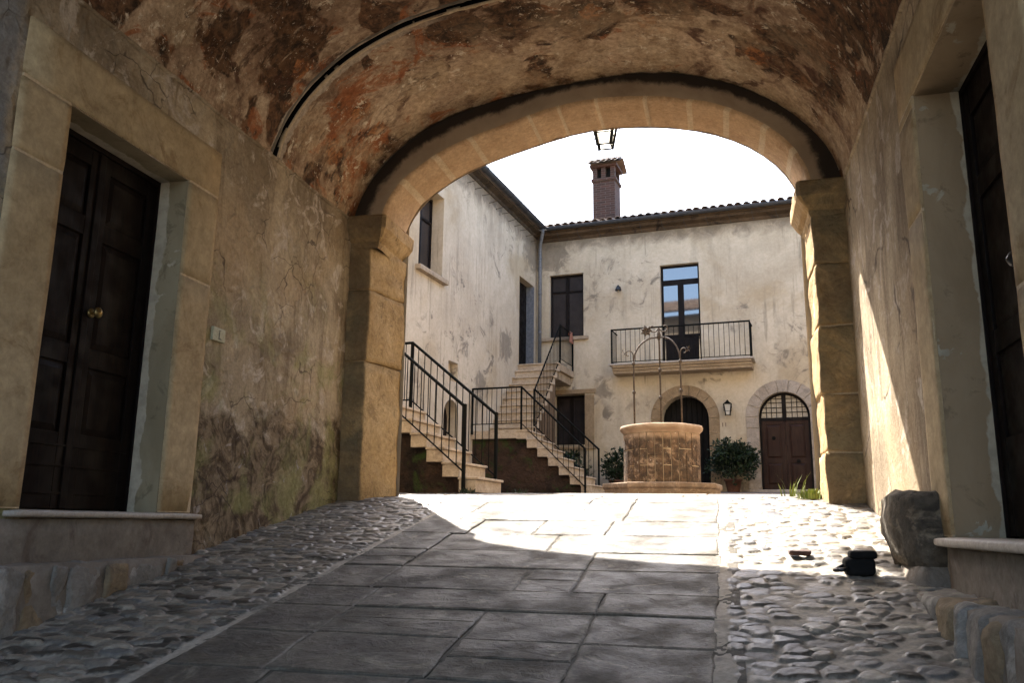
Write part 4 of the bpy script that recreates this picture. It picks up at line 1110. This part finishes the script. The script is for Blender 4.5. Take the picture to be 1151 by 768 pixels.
rail(bal, TB, [(-5.20, .03, 4.03), (-5.20, .62, 4.03), (-1.74, .62, 4.03), (-1.74, .03, 4.03)], .90, .05, .125, [(-5.20, .62, 4.03, 4.95), (-1.74, .62, 4.03, 4.95)], part='balcony_railing')

# chimney
ch = sub('chimney', rear, UV(-5.7, 22.6, 8.2))
TC = UV
m = MB(TC); m.box((-6.02, 22.3, 8.1), (-5.37, 22.95, 9.72)); m.build('chimney_stack', MAT['brick'], ch)
m = MB(TC); m.box((-6.06, 22.26, 9.66), (-5.33, 22.99, 9.74)); m.box((-6.09, 22.23, 10.08), (-5.30, 23.02, 10.16))
for (a, b) in ((-6.02, 22.3), (-5.77, 22.3), (-5.50, 22.3), (-6.02, 22.82), (-5.50, 22.82), (-5.77, 22.82)): m.box((a, b, 9.74), (a+.13, b+.13, 10.08))
m.build('chimney_crown', MAT['brick'], ch)
m = MB(TC); m.box((-5.9, 22.42, 9.74), (-5.5, 22.85, 10.07)); m.build('flue', MAT['dark'], ch)
for sgn in (-1, 1):
    tiled_roof(lambda s, n_, z, sgn=sgn: UV(s, 22.625+sgn*(.50-n_), z), -6.20, -5.19, 0, .48, 10.17, .55, 'chimney_tiles', ch, pitch=.165, r=.075)
# unseen house added along the right of the court to send sunlight back
rb_ = thing('unseen_bounce_house', UV(6, 14, .5), 'unseen cream plastered house added right of the courtyard to bounce sunlight', 'house')
mb = MB(lambda s, n_, z: UV(3.6-n_, s, z)); facade(mb, 8.3, VB, -.2, 7.86, [dict(a=11, b=12.1, z0=4.6, z1=6.4, depth=.2), dict(a=16, b=17.1, z0=4.6, z1=6.4, depth=.2), dict(a=13.5, b=14.6, z0=.5, z1=2.9, depth=.2)])
mb.build('wall', MAT['rear'], rb_)
mb = MB(); mb.T = UV; mb.box((3.85, 8.3, -.2), (7, VB, 7.8)); mb.build('house_body', MAT['wood3'], rb_)

# ================================================================== STAIRCASES
def flight(parent, T, nose, run, rise, nsteps, z0, b0, b1, sgn, mat_under, seed, under_in=.10):
    """steps climbing along a (sgn=-1: towards -a). b0,b1 = near and far edges."""
    for i in range(nsteps):
        a = nose+sgn*run*i; e = a+sgn*(run+.012)
        m = MB(T); lo, hi = sorted((a-sgn*.012, e)); zb = z0+rise*i
        m.box((lo+.012 if sgn < 0 else lo, b0, zb+.002), (hi-.012 if sgn < 0 else hi, b1, zb+rise-.035)); 
        m.build('step', MAT['trav'], parent, bevel=.006)
        m = MB(T); m.box((lo, b0-.014, zb+rise-.034), (hi+.022 if sgn < 0 else hi, b1+.01, zb+rise)); m.build('tread', MAT['trav'], parent, bevel=.008)
    # recessed stair wall under the steps
    m = MB(T)
    for i in range(1, nsteps+0):
        a = nose+sgn*run*i; lo, hi = sorted((a, a+sgn*run))
        m.box((lo, b0+under_in, z0-.4), (hi, b1-.02, z0+rise*i+.0))
    m.build('stair_wall', MAT[mat_under], parent)

st1 = thing('staircase', UV(-5.2, 10.6, .4), 'nearest stone staircase with double green iron railings just beyond the left pier', 'staircase')
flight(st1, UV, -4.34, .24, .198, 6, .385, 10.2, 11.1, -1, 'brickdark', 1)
m = MB(UV); m.box((-7.44, 10.2, 1.44), (-5.78, 11.1, 1.573)); m.build('landing', MAT['trav'], st1, bevel=.01)
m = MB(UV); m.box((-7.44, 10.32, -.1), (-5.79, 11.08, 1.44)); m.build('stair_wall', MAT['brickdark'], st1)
def stairpath(b, a0, zb, slope, a1, a2): return [(a0, b, zb), (a1, b, zb+slope*(a0-a1)), (a2, b, zb+slope*(a0-a1))]
rail(st1, UV, stairpath(10.165, -4.50, .395, .825, -5.80, -7.4), 1.10, .25, .108, [(-4.50, 10.165, .36, 1.53), (-5.80, 10.165, 1.45, 2.6)], hr=.022, rp=.02)
rail(st1, UV, stairpath(11.08, -4.42, .42, .825, -5.78, -7.4), 1.08, .22, .108, [(-4.42, 11.08, .38, 1.53), (-5.78, 11.08, 1.5, 2.62)], hr=.022, rp=.02)

st2 = thing('staircase', UV(-6, 18, .6), 'farther stone staircase turning up to the corner door of the courtyard', 'staircase')
flight(st2, UV, -4.71, .24, .195, 7, .61, 17.2, 18.32, -1, 'brickdark', 2)
m = MB(UV); m.box((UL+.003, 17.2, 1.80), (-6.38, 18.5, 1.978)); m.build('landing', MAT['trav'], st2, bevel=.01)
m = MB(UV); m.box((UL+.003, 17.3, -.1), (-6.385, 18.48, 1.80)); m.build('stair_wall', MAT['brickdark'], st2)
def UVr(a, b, z): return UV(b, a, z)
for i in range(10):
    v = 18.34+.2*i; zb = 1.978+.202*i
    m = MB(UV); m.box((UL+.004, v, zb), (-6.40, v+.215, zb+.166)); m.build('step', MAT['trav'], st2, bevel=.005)
    m = MB(UV); m.box((UL+.005, v-.04, zb+.168), (-6.37, v+.2, zb+.202)); m.build('tread', MAT['trav'], st2, bevel=.006)
m = MB(UV)
for i in range(1, 10): m.box((UL+.006, 18.35+.2*i, 0), (-6.52, 18.55+.2*i, 1.978+.202*i-.001))
m.build('stair_wall', MAT['brownwall'], st2)
m = MB(UV); m.box((UL+.006, 20.33, 3.83), (-6.39, VB-.003, 4.0)); m.box((UL+.006, 20.5, 3.62), (-6.47, VB-.003, 3.83)); m.build('landing', MAT['mould'], st2, bevel=.01)
rail(st2, UV, [(-4.85, 17.17, .61), (-6.27, 17.17, 1.98), (-7.42, 17.17, 1.98)], .93, .14, .115, [(-4.85, 17.17, .58, 1.56), (-6.27, 17.17, 1.98, 2.92), (-7.42, 17.17, 1.9, 2.92)], rp=.018)
rail(st2, UV, [(-4.87, 18.35, .63), (-6.37, 18.35, 2.03)], 1.0, .16, .115, [(-4.87, 18.35, .6, 1.65)], rp=.018)
rail(st2, UV, [(-6.39, 18.36, 2.03), (-6.39, 20.34, 4.03), (-6.41, 21.55, 4.03)], .98, .10, .11, [(-6.39, 18.36, 1.98, 3.05), (-6.39, 20.34, 4.0, 5.03), (-6.41, 21.54, 4.0, 5.03)], rp=.018, hr=.018)

# ================================================================== WELL
WC = Vector(UV(-2.46, 13.0, 0)); WZ = .445
well = thing('stone_well', (WC.x, WC.y, WZ), 'round stained stone well with a wrought iron crown in the middle of the courtyard', 'well')
n = 8; mb = MB()
mb.lathe((WC.x, WC.y, WZ-.12), [(.885, 0), (.885, .19), (.90, .2), (.915, .215), (.915, .268), (.90, .28)], 8, a0=-A2+PI/8)
o = mb.build('plinth', MAT['well'], well, attrs=None, bevel=.01)
a_ = o.data.attributes.new('face', 'FLOAT', 'POINT'); a_.data.foreach_set('value', np.full(len(o.data.vertices), .55, np.float32))
# body: courses of vertical staves with open joints
def well_body():
    m = MB(); ns = 30; fa = []
    zc = [WZ+.155, WZ+.42, WZ+.66, WZ+.905]
    rr = random.Random(4)
    for c in range(3):
        off = rr.random()
        for k in range(ns):
            if rr.random() < .35 and c > 0: zlo = zc[c]-.10
            else: zlo = zc[c]
            a0 = 2*PI*(k+.0)/ns+.010; a1 = 2*PI*(k+1)/ns-.010; q = 3
            R0 = .575+rr.uniform(-.004, .004)-(.012 if c == 0 else 0)*0; vs = []; o_ = len(m.v)
            zt = zc[c+1]-.006
            for (r_, z) in ((R0-.03, zlo), (R0, zlo+.006), (R0, zt-.006), (R0-.03, zt)):
                for i in range(q+1):
                    a = a0+(a1-a0)*i/q; vs.append((WC.x+r_*math.cos(a), WC.y+r_*math.sin(a), z))
            fs = [[j*(q+1)+i, j*(q+1)+i+1, (j+1)*(q+1)+i+1, (j+1)*(q+1)+i] for j in range(3) for i in range(q)]
            for e in (0, q):
                b = len(vs)
                vs += [(WC.x+(R0-.03)*math.cos(a0 if e == 0 else a1), WC.y+(R0-.03)*math.sin(a0 if e == 0 else a1), z) for z in (zlo+.006, zt-.006)]
                fs.append([(q+1)+e, 2*(q+1)+e, b+1, b])
            m.add(vs, fs)
    fa = [1.0]*len(m.v)
    return m, fa
mb, fa = well_body(); mb.build('well_wall', MAT['well'], well, attrs={'face': fa})
mb = MB(); mb.lathe((WC.x, WC.y, WZ+.15), [(.563, 0), (.563, .76), (.44, .77), (.44, .2)], 48, closed=False)
mb.build('well_shaft', MAT['joint'], well, smooth=False)
mb = MB(); mb.lathe((WC.x, WC.y, WZ+.90), [(.575, 0), (.582, .02), (.60, .045), (.625, .07), (.63, .10), (.615, .125), (.57, .135), (.46, .135), (.44, .12), (.44, 0)], 56, closed=False)
for i, p in enumerate(mb.v): mb.v[i] = tuple(Vector(p)+mnoise.noise_vector(Vector(p)*6)*.006)
o = mb.build('rim', MAT['well'], well, smooth=True, attrs={'face': [.1]*len(mb.v)})
# wrought iron crown
ZR = WZ+1.03
cr_ = sub('iron_crown', well, (WC.x, WC.y, ZR))
top = Vector((WC.x, WC.y, WZ+2.50))
def ur(a, r_, z): q = BV*(math.cos(a)*r_)+AV*(math.sin(a)*r_); return Vector((WC.x+q.x, WC.y+q.y, z))
def scroll(c, dirv, r0, turns, n=26, flip=1):
    pts = []
    for k in range(n):
        f = k/(n-1); a = flip*turns*2*PI*f; r_ = r0*(1-.78*f); pts.append(c+dirv*(r_*math.cos(a))+Vector((0, 0, 1))*(r_*math.sin(a)))
    return pts
for a in (R(212), R(328), R(100)):
    rx = .425
    p = [ur(a, rx, ZR), ur(a, rx, WZ+2.0)]
    for k in range(1, 13):
        t = PI/2*k/12; p.append(ur(a, rx*math.cos(t)*.97+.012, WZ+2.0+.44*math.sin(t)))
    m = MB(); m.tube(p, .014, 8); m.build('iron_rod', MAT['rust'], cr_, smooth=True)
    for zz in (WZ+1.55, WZ+2.0):
        m = MB(); q = ur(a, rx, zz); m.tube([(q.x, q.y, q.z-.03), (q.x, q.y, q.z-.012), (q.x, q.y, q.z+.012), (q.x, q.y, q.z+.03)], [.015, .027, .027, .015], 8); m.build('iron_collar', MAT['rust'], cr_, smooth=True)
    d = (BV*math.cos(a)+AV*math.sin(a)).normalized()
    s0 = ur(a, rx+.06, WZ+2.14)
    m = MB(); m.tube([ur(a, rx, WZ+2.02)]+[ur(a, rx+.005, WZ+2.1)]+scroll(s0+d*.02, -d, .075, .8), .008, 6); m.build('iron_scroll', MAT['rust'], cr_, smooth=True)
    m = MB()
    for k in range(6):
        b = 2*PI*k/6; c0 = s0+d*.10+Vector((0, 0, .03)); tip = c0+d*(.055*math.cos(b))+Vector((0, 0, 1))*(.055*math.sin(b)); sd = d.cross(Vector((0, 0, 1)))*.016
        m.add([tuple(c0), tuple((c0+tip)/2+sd), tuple(tip), tuple((c0+tip)/2-sd)], [[0, 1, 2], [0, 2, 3]])
    m.build('iron_leaf', MAT['rust'], cr_)
m = MB(); m.tube([top+Vector((0, 0, -.10)), top+Vector((0, 0, -.02)), top+Vector((0, 0, .06))], [.02, .034, .012], 10); m.build('iron_collar', MAT['rust'], cr_, smooth=True)
for sg in (-1, 1):
    m = MB(); m.tube([top+Vector((0, 0, -.05))]+scroll(top+BV*(sg*.09)+Vector((0, 0, .10)), -BV*sg, .085, .85, flip=-1), .010, 6); m.build('iron_scroll', MAT['rust'], cr_, smooth=True)
m = MB()
for k in range(7):
    b = 2*PI*k/7; c0 = top-BV*.20+Vector((0, 0, .06)); dv = BV*math.cos(b)+Vector((0, 0, 1))*math.sin(b); tip = c0+dv*.10; sd = (BV*-math.sin(b)+Vector((0, 0, 1))*math.cos(b))*.03
    m.add([tuple(c0), tuple(c0+dv*.05+sd), tuple(tip), tuple(c0+dv*.05-sd), tuple(c0+dv*.05-AV*.02)], [[0, 1, 4], [1, 2, 4], [2, 3, 4], [3, 0, 4]])
m.build('iron_flower', MAT['rust'], cr_)

# ================================================================== LANTERNS
def lantern(parent, c, s, up_=False):
    """tapered four-sided lantern hanging from point c (top centre)"""
    x, y, z = c; h = .30*s; wt, wb = .10*s, .055*s
    def ring(w_, zz): return [(x-w_, y-w_, zz), (x+w_, y-w_, zz), (x+w_, y+w_, zz), (x-w_, y+w_, zz)]
    A_, B_ = ring(wt, z-.10*s), ring(wb, z-.10*s-h)
    m = MB()
    for k in range(4): m.tube([A_[k], B_[k]], .015*s, 5)
    for rg, rr in ((A_, .009*s), (B_, .008*s), (ring(wb+(wt-wb)*.35, z-.10*s-h*.65), .005*s)):
        for k in range(4): m.tube([rg[k], rg[(k+1) % 4]], rr, 5)
    for k in range(4):
        p = Vector(B_[k]); d = Vector((p.x-x, p.y-y, 0)).normalized(); m.tube([p, p+d*.02*s-Vector((0, 0, .012*s)), p+d*.035*s, p+d*.03*s+Vector((0, 0, .015*s))], .004*s, 5)
        q = (Vector(A_[k])+p)/2; m.tube([Vector(A_[k]), q+d*.05*s+Vector((0, 0, .04*s)), q+d*.045*s-Vector((0, 0, .03*s)), q], .004*s, 5)
    m.build('lantern_frame', MAT['iron'], parent)
    m = MB(); a, b = ring(wt-.004, z-.102*s), ring(wb-.003, z-.098*s-h)
    m.add(a+b, [[0, 1, 5, 4], [1, 2, 6, 5], [2, 3, 7, 6], [3, 0, 4, 7]]); m.build('lantern_glass', MAT['lampglass'], parent)
    m = MB(); r0, r1, r2 = ring(wt*1.18, z-.10*s), ring(wt*.55, z-.045*s), ring(.012*s, z+.02*s)
    m.add(r0+r1+r2, [[0, 1, 5, 4], [1, 2, 6, 5], [2, 3, 7, 6], [3, 0, 4, 7], [4, 5, 9, 8], [5, 6, 10, 9], [6, 7, 11, 10], [7, 4, 8, 11], [8, 9, 10, 11], [3, 2, 1, 0]]); m.build('lantern_roof', MAT['iron'], parent)
    m = MB(); m.tube([(x, y, z-.12*s), (x, y, z-.2*s)], .018*s, 8); m.build('lamp_holder', MAT['fanglass'], parent)
l1 = thing('hanging_lantern', (-1.16, 8.8, 4.55), 'iron and glass lantern hanging just below the crown of the arch', 'lantern')
lantern(l1, (-1.16, 8.8, 4.66), 1.32)
m = MB(); m.tube([(-1.16, 8.8, 4.68), (-1.16, 8.8, 4.95)], .008, 6); m.tube([(-1.16, 8.25, 4.95), (-1.16, 8.9, 4.95)], .014, 8); m.tube([(-1.16, 8.25, 5.25), (-1.16, 8.5, 5.17), (-1.16, 8.75, 4.96)], .010, 6); m.build('lamp_bracket', MAT['iron'], l1)
def wall_lamp(u, z, s, label):
    p = Vector(TB(u, .20, z)); t = thing('wall_lantern', tuple(p), label, 'lantern')
    lantern(t, tuple(p+Vector((0, 0, .18*s))), s*.9)
    m = MB(TB); m.tube([(u, 0, z+.05), (u, .03, z+.05)], .05*s, 10); m.tube([(u, .02, z+.05), (u, .10, z-.02), (u, .16, z+.10), (u, .20, z+.19*s)], .010, 6); m.build('lamp_bracket', MAT['iron'], t)
wall_lamp(-2.39, 2.86, 1.0, 'black wall lantern between the two arched doorways')
t_ = thing('wall_lantern', TB(-5.12, .1, 6.2), 'tiny black spotlight lamp high on the wall left of the balcony window', 'lamp')
m = MB(TB); m.tube([(-5.12, 0, 6.22), (-5.12, .05, 6.22)], .05, 10); m.tube([(-5.12, .04, 6.22), (-5.12, .12, 6.24)], .014, 6); m.build('lamp_bracket', MAT['blackp'], t_)
m = MB(TB); m.lathe((-5.12, .13, 6.12), [(.09, 0), (.085, .03), (.05, .10), (.02, .15)], 12); m.build('lamp_shade', MAT['blackp'], t_, smooth=True)
m = MB(TB); m.lathe((-5.12, .13, 6.07), [(.02, 0), (.032, .03), (.02, .06)], 10); m.build('bulb', MAT['fanglass'], t_, smooth=True)

# ================================================================== PLANTS
def leaves(name, parent, c, rx, ry, rz, cnt, size, mat, seed, lump=.35):
    r_ = random.Random(seed); m = MB(); rn = []
    cl = [(Vector((r_.uniform(-.7, .7)*rx, r_.uniform(-.7, .7)*ry, r_.uniform(-.6, .75)*rz)), r_.uniform(.25, .5)) for _ in range(26)]
    for k in range(cnt):
        cc, cr0 = r_.choice(cl); d = Vector((r_.gauss(0, 1), r_.gauss(0, 1), r_.gauss(0, 1))).normalized()
        p = cc+Vector((d.x*rx, d.y*ry, d.z*rz))*cr0*(r_.random()**.35)
        q = Vector((p.x/rx, p.y/ry, p.z/rz))
        if q.length > 1.08: continue
        p += Vector(c)
        out = (d+Vector((r_.uniform(-.6, .6), r_.uniform(-.6, .6), r_.uniform(-.2, .8)))).normalized(); sd = out.cross(Vector((r_.uniform(-1, 1), r_.uniform(-1, 1), r_.uniform(-1, 1)))).normalized()
        L = size*r_.uniform(.6, 1.3); w_ = L*.28; nrm = out.cross(sd)
        m.add([tuple(p), tuple(p+out*L*.5+sd*w_+nrm*w_*.3), tuple(p+out*L), tuple(p+out*L*.5-sd*w_+nrm*w_*.3)], [[0, 1, 2], [0, 2, 3]])
        x = r_.random(); rn += [x]*2
    return m.build(name, MAT[mat], parent, fattrs={'rnd': rn}, recalc=False)
def potted(u, v, ph, pr, rx, rz, cnt, size, label, seed, tex='leaf', sh=None):
    zb = g(UV(u, v, 0)[1])-.03; p = Vector(UV(u, v, zb)); t = thing('potted_shrub', tuple(p), label, 'potted plant', 'potted shrubs in the courtyard')
    m = MB(); m.lathe(tuple(p), [(pr*.68, 0), (pr*.72, .02), (pr*.95, ph*.85), (pr*1.08, ph*.86), (pr*1.1, ph), (pr*.98, ph), (pr*.95, ph*.9)], 28, closed=False); m.build('pot', MAT['terra'], t, smooth=True)
    m = MB(); m.lathe((p.x, p.y, p.z+ph*.88), [(pr*.96, 0), (pr*.5, .015), (.01, .02)], 24, closed=False); m.build('soil', MAT['soil'], t)
    c = (p.x, p.y, p.z+ph+rz*.70)
    m = MB(); rr = random.Random(seed)
    for k in range(7):
        a = rr.uniform(0, 2*PI); e = Vector((math.cos(a)*rx*.5, math.sin(a)*rx*.5, rz*rr.uniform(.5, 1.1)))
        b = Vector((p.x, p.y, p.z+ph*.85)); m.tube([b, b+e*.5+Vector((0, 0, .05)), b+e], [.012, .009, .004], 5)
    m.build('stems', MAT['soil'], t)
    leaves('foliage', t, c, rx, rx*.9, rz, cnt, size, tex, seed)
    return t
potted(-2.28, 20.95, .30, .20, .66, .56, 5200, .075, 'dense dark green bush in a terracotta pot between the arched doorways', 3)
potted(-5.05, 20.7, .28, .18, .34, .46, 1500, .085, 'dark potted shrub half hidden behind the left side of the well', 5)
potted(-5.75, 19.3, .30, .20, .42, .40, 1500, .085, 'potted shrub standing behind the lower railing of the far staircase', 8)
def weed(name, p, n_, h, label, seed, mat='leafy', spread=.12):
    r_ = random.Random(seed); m = MB(); rn = []
    for k in range(n_):
        a = r_.uniform(0, 2*PI); rd = r_.uniform(0, spread); b = Vector(p)+Vector((math.cos(a)*rd, math.sin(a)*rd, 0)); H_ = h*r_.uniform(.4, 1)
        l = Vector((math.cos(a), math.sin(a), 0))*H_*r_.uniform(.1, .6); sd = Vector((-math.sin(a), math.cos(a), 0))*r_.uniform(.004, .009)
        m.add([tuple(b-sd), tuple(b+sd), tuple(b+l*.4+Vector((0, 0, H_*.6))+sd), tuple(b+l*.4+Vector((0, 0, H_*.6))-sd), tuple(b+l+Vector((0, 0, H_)))], [[0, 1, 2, 3], [3, 2, 4]])
        x = r_.random(); rn += [x, x]
    o = m.build(name, MAT[mat], None, fattrs={'rnd': rn}, recalc=False); return tag(o, label, 'weed', 'weeds growing at the edges of the paving')
weed('grass_tuft', (.74, 8.15, g(8.15)-.01), 260, .10, 'bright yellow green grass tuft at the foot of the right pier', 2)
weed('weed', (.60, 8.6, g(8.6)-.01), 14, .26, 'thin tall weed stalks beside the grass at the right pier', 4, spread=.16)
for (u, v, s_, lb_) in ((-4.42, 10.1, 5, 'small weed growing at the near post of the nearest staircase'), (-4.0, 10.9, 6, 'small weed growing at the right foot of the bottom step of the nearest staircase')):
    p = UV(u, v, 0); weed('weed', (p[0], p[1], g(p[1])-.02), 50, .08, lb_, s_, 'leaf')

# ================================================================== SMALL THINGS
# unidentified black object on the cobbles, given a generic boxy shape
bz = g(5.23)
item = thing('black_item', (.70, 5.23, bz), 'small unidentified black object lying on the cobbles where the sunlight ends', 'item')
m = MB(); m.rough_box((.63, 5.17, bz-.01), (.79, 5.29, bz+.085), (8, 8, 6), .010, 9, 3, rnd=.03); m.build('item_body', MAT['black'], item, smooth=True)
m = MB(); m.rough_box((.655, 5.16, bz+.082), (.80, 5.30, bz+.125), (8, 8, 3), .007, 9, 5, rnd=.015); m.build('item_top', MAT['black'], item, smooth=True)
m = MB(); m.tube([(.64, 5.16, bz+.03), (.60, 5.14, bz+.02), (.57, 5.17, bz+.018), (.60, 5.22, bz+.03), (.64, 5.24, bz+.05)], .011, 6); m.build('strap', MAT['blackp'], item, smooth=True)
sx, sy = .43, 5.62
m = MB(); m.rough_box((sx-.065, sy-.04, g(sy)+.005), (sx+.065, sy+.05, g(sy)+.035), (8, 6, 3), .012, 14, 6, rnd=.012)
tag(m.build('scrap', MAT['rusty'], None, smooth=True), 'small flat dark scrap lying on the sunlit cobbles', 'scrap')
# glazed tile beside the left door
nt_ = thing('number_tile', (XL, 5.41, 1.29), 'small pale glazed tile on the plaster beside the left door', 'tile')
m = MB(); m.box((XL-.005, 5.335, 1.285), (XL+.022, 5.49, 1.385)); m.build('tile_plate', MAT['ceramic'], nt_, bevel=.004)
def text(txt, size, loc, rot, parent, mat, name='lettering'):
    cu = bpy.data.curves.new(name, 'FONT'); cu.body = txt; cu.size = size; cu.extrude = .001; cu.align_x = 'CENTER'; cu.align_y = 'CENTER'; cu.materials.append(mat)
    tmp = bpy.data.objects.new('tmp', cu); C.objects.link(tmp); dg = bpy.context.evaluated_depsgraph_get(); me = bpy.data.meshes.new_from_object(tmp.evaluated_get(dg)); bpy.data.objects.remove(tmp)
    o = bpy.data.objects.new(name, me); C.objects.link(o); o.parent = parent; o.location = Vector(loc)-parent.location; o.rotation_euler = rot
text('L', .085, (XL+.0235, 5.42, 1.325), (R(90), 0, R(90)), nt_, MAT['ink'])
m = MB(); m.box((XL+.0225, 5.40, 1.362), (XL+.0238, 5.425, 1.367)); m.build('tile_mark', MAT['ink'], nt_)
p = TB(-2.51, .004, 2.46); nb = thing('house_number', p, 'tiny brown house number painted on the rear wall under the lantern', 'house number')
text('11', .15, TB(-2.51, .006, 2.46), (R(90), 0, -A2), nb, MAT['rusty'], 'numerals')
# cloth on the upper landing rail
m = MB(UV); vs = []; 
for i in range(9):
    for j in range(7):
        z = 5.04-.30*max(0, (i-2))/6 if i > 2 else 5.04-.10*(2-i)/2; off = -.02 if i < 2 else .02+.012*math.sin(j*1.7+i*.5); vs.append((-6.41+off, 21.20+.30*j/6, z))
m.add(vs, [[i*7+j, i*7+j+1, (i+1)*7+j+1, (i+1)*7+j] for i in range(8) for j in range(6)])
o = m.build('cloth', MAT['redcloth'], None, smooth=True); o.modifiers.new('s', 'SOLIDIFY').thickness = .006
tag(o, 'faded red cloth draped over the railing of the upper landing', 'cloth')
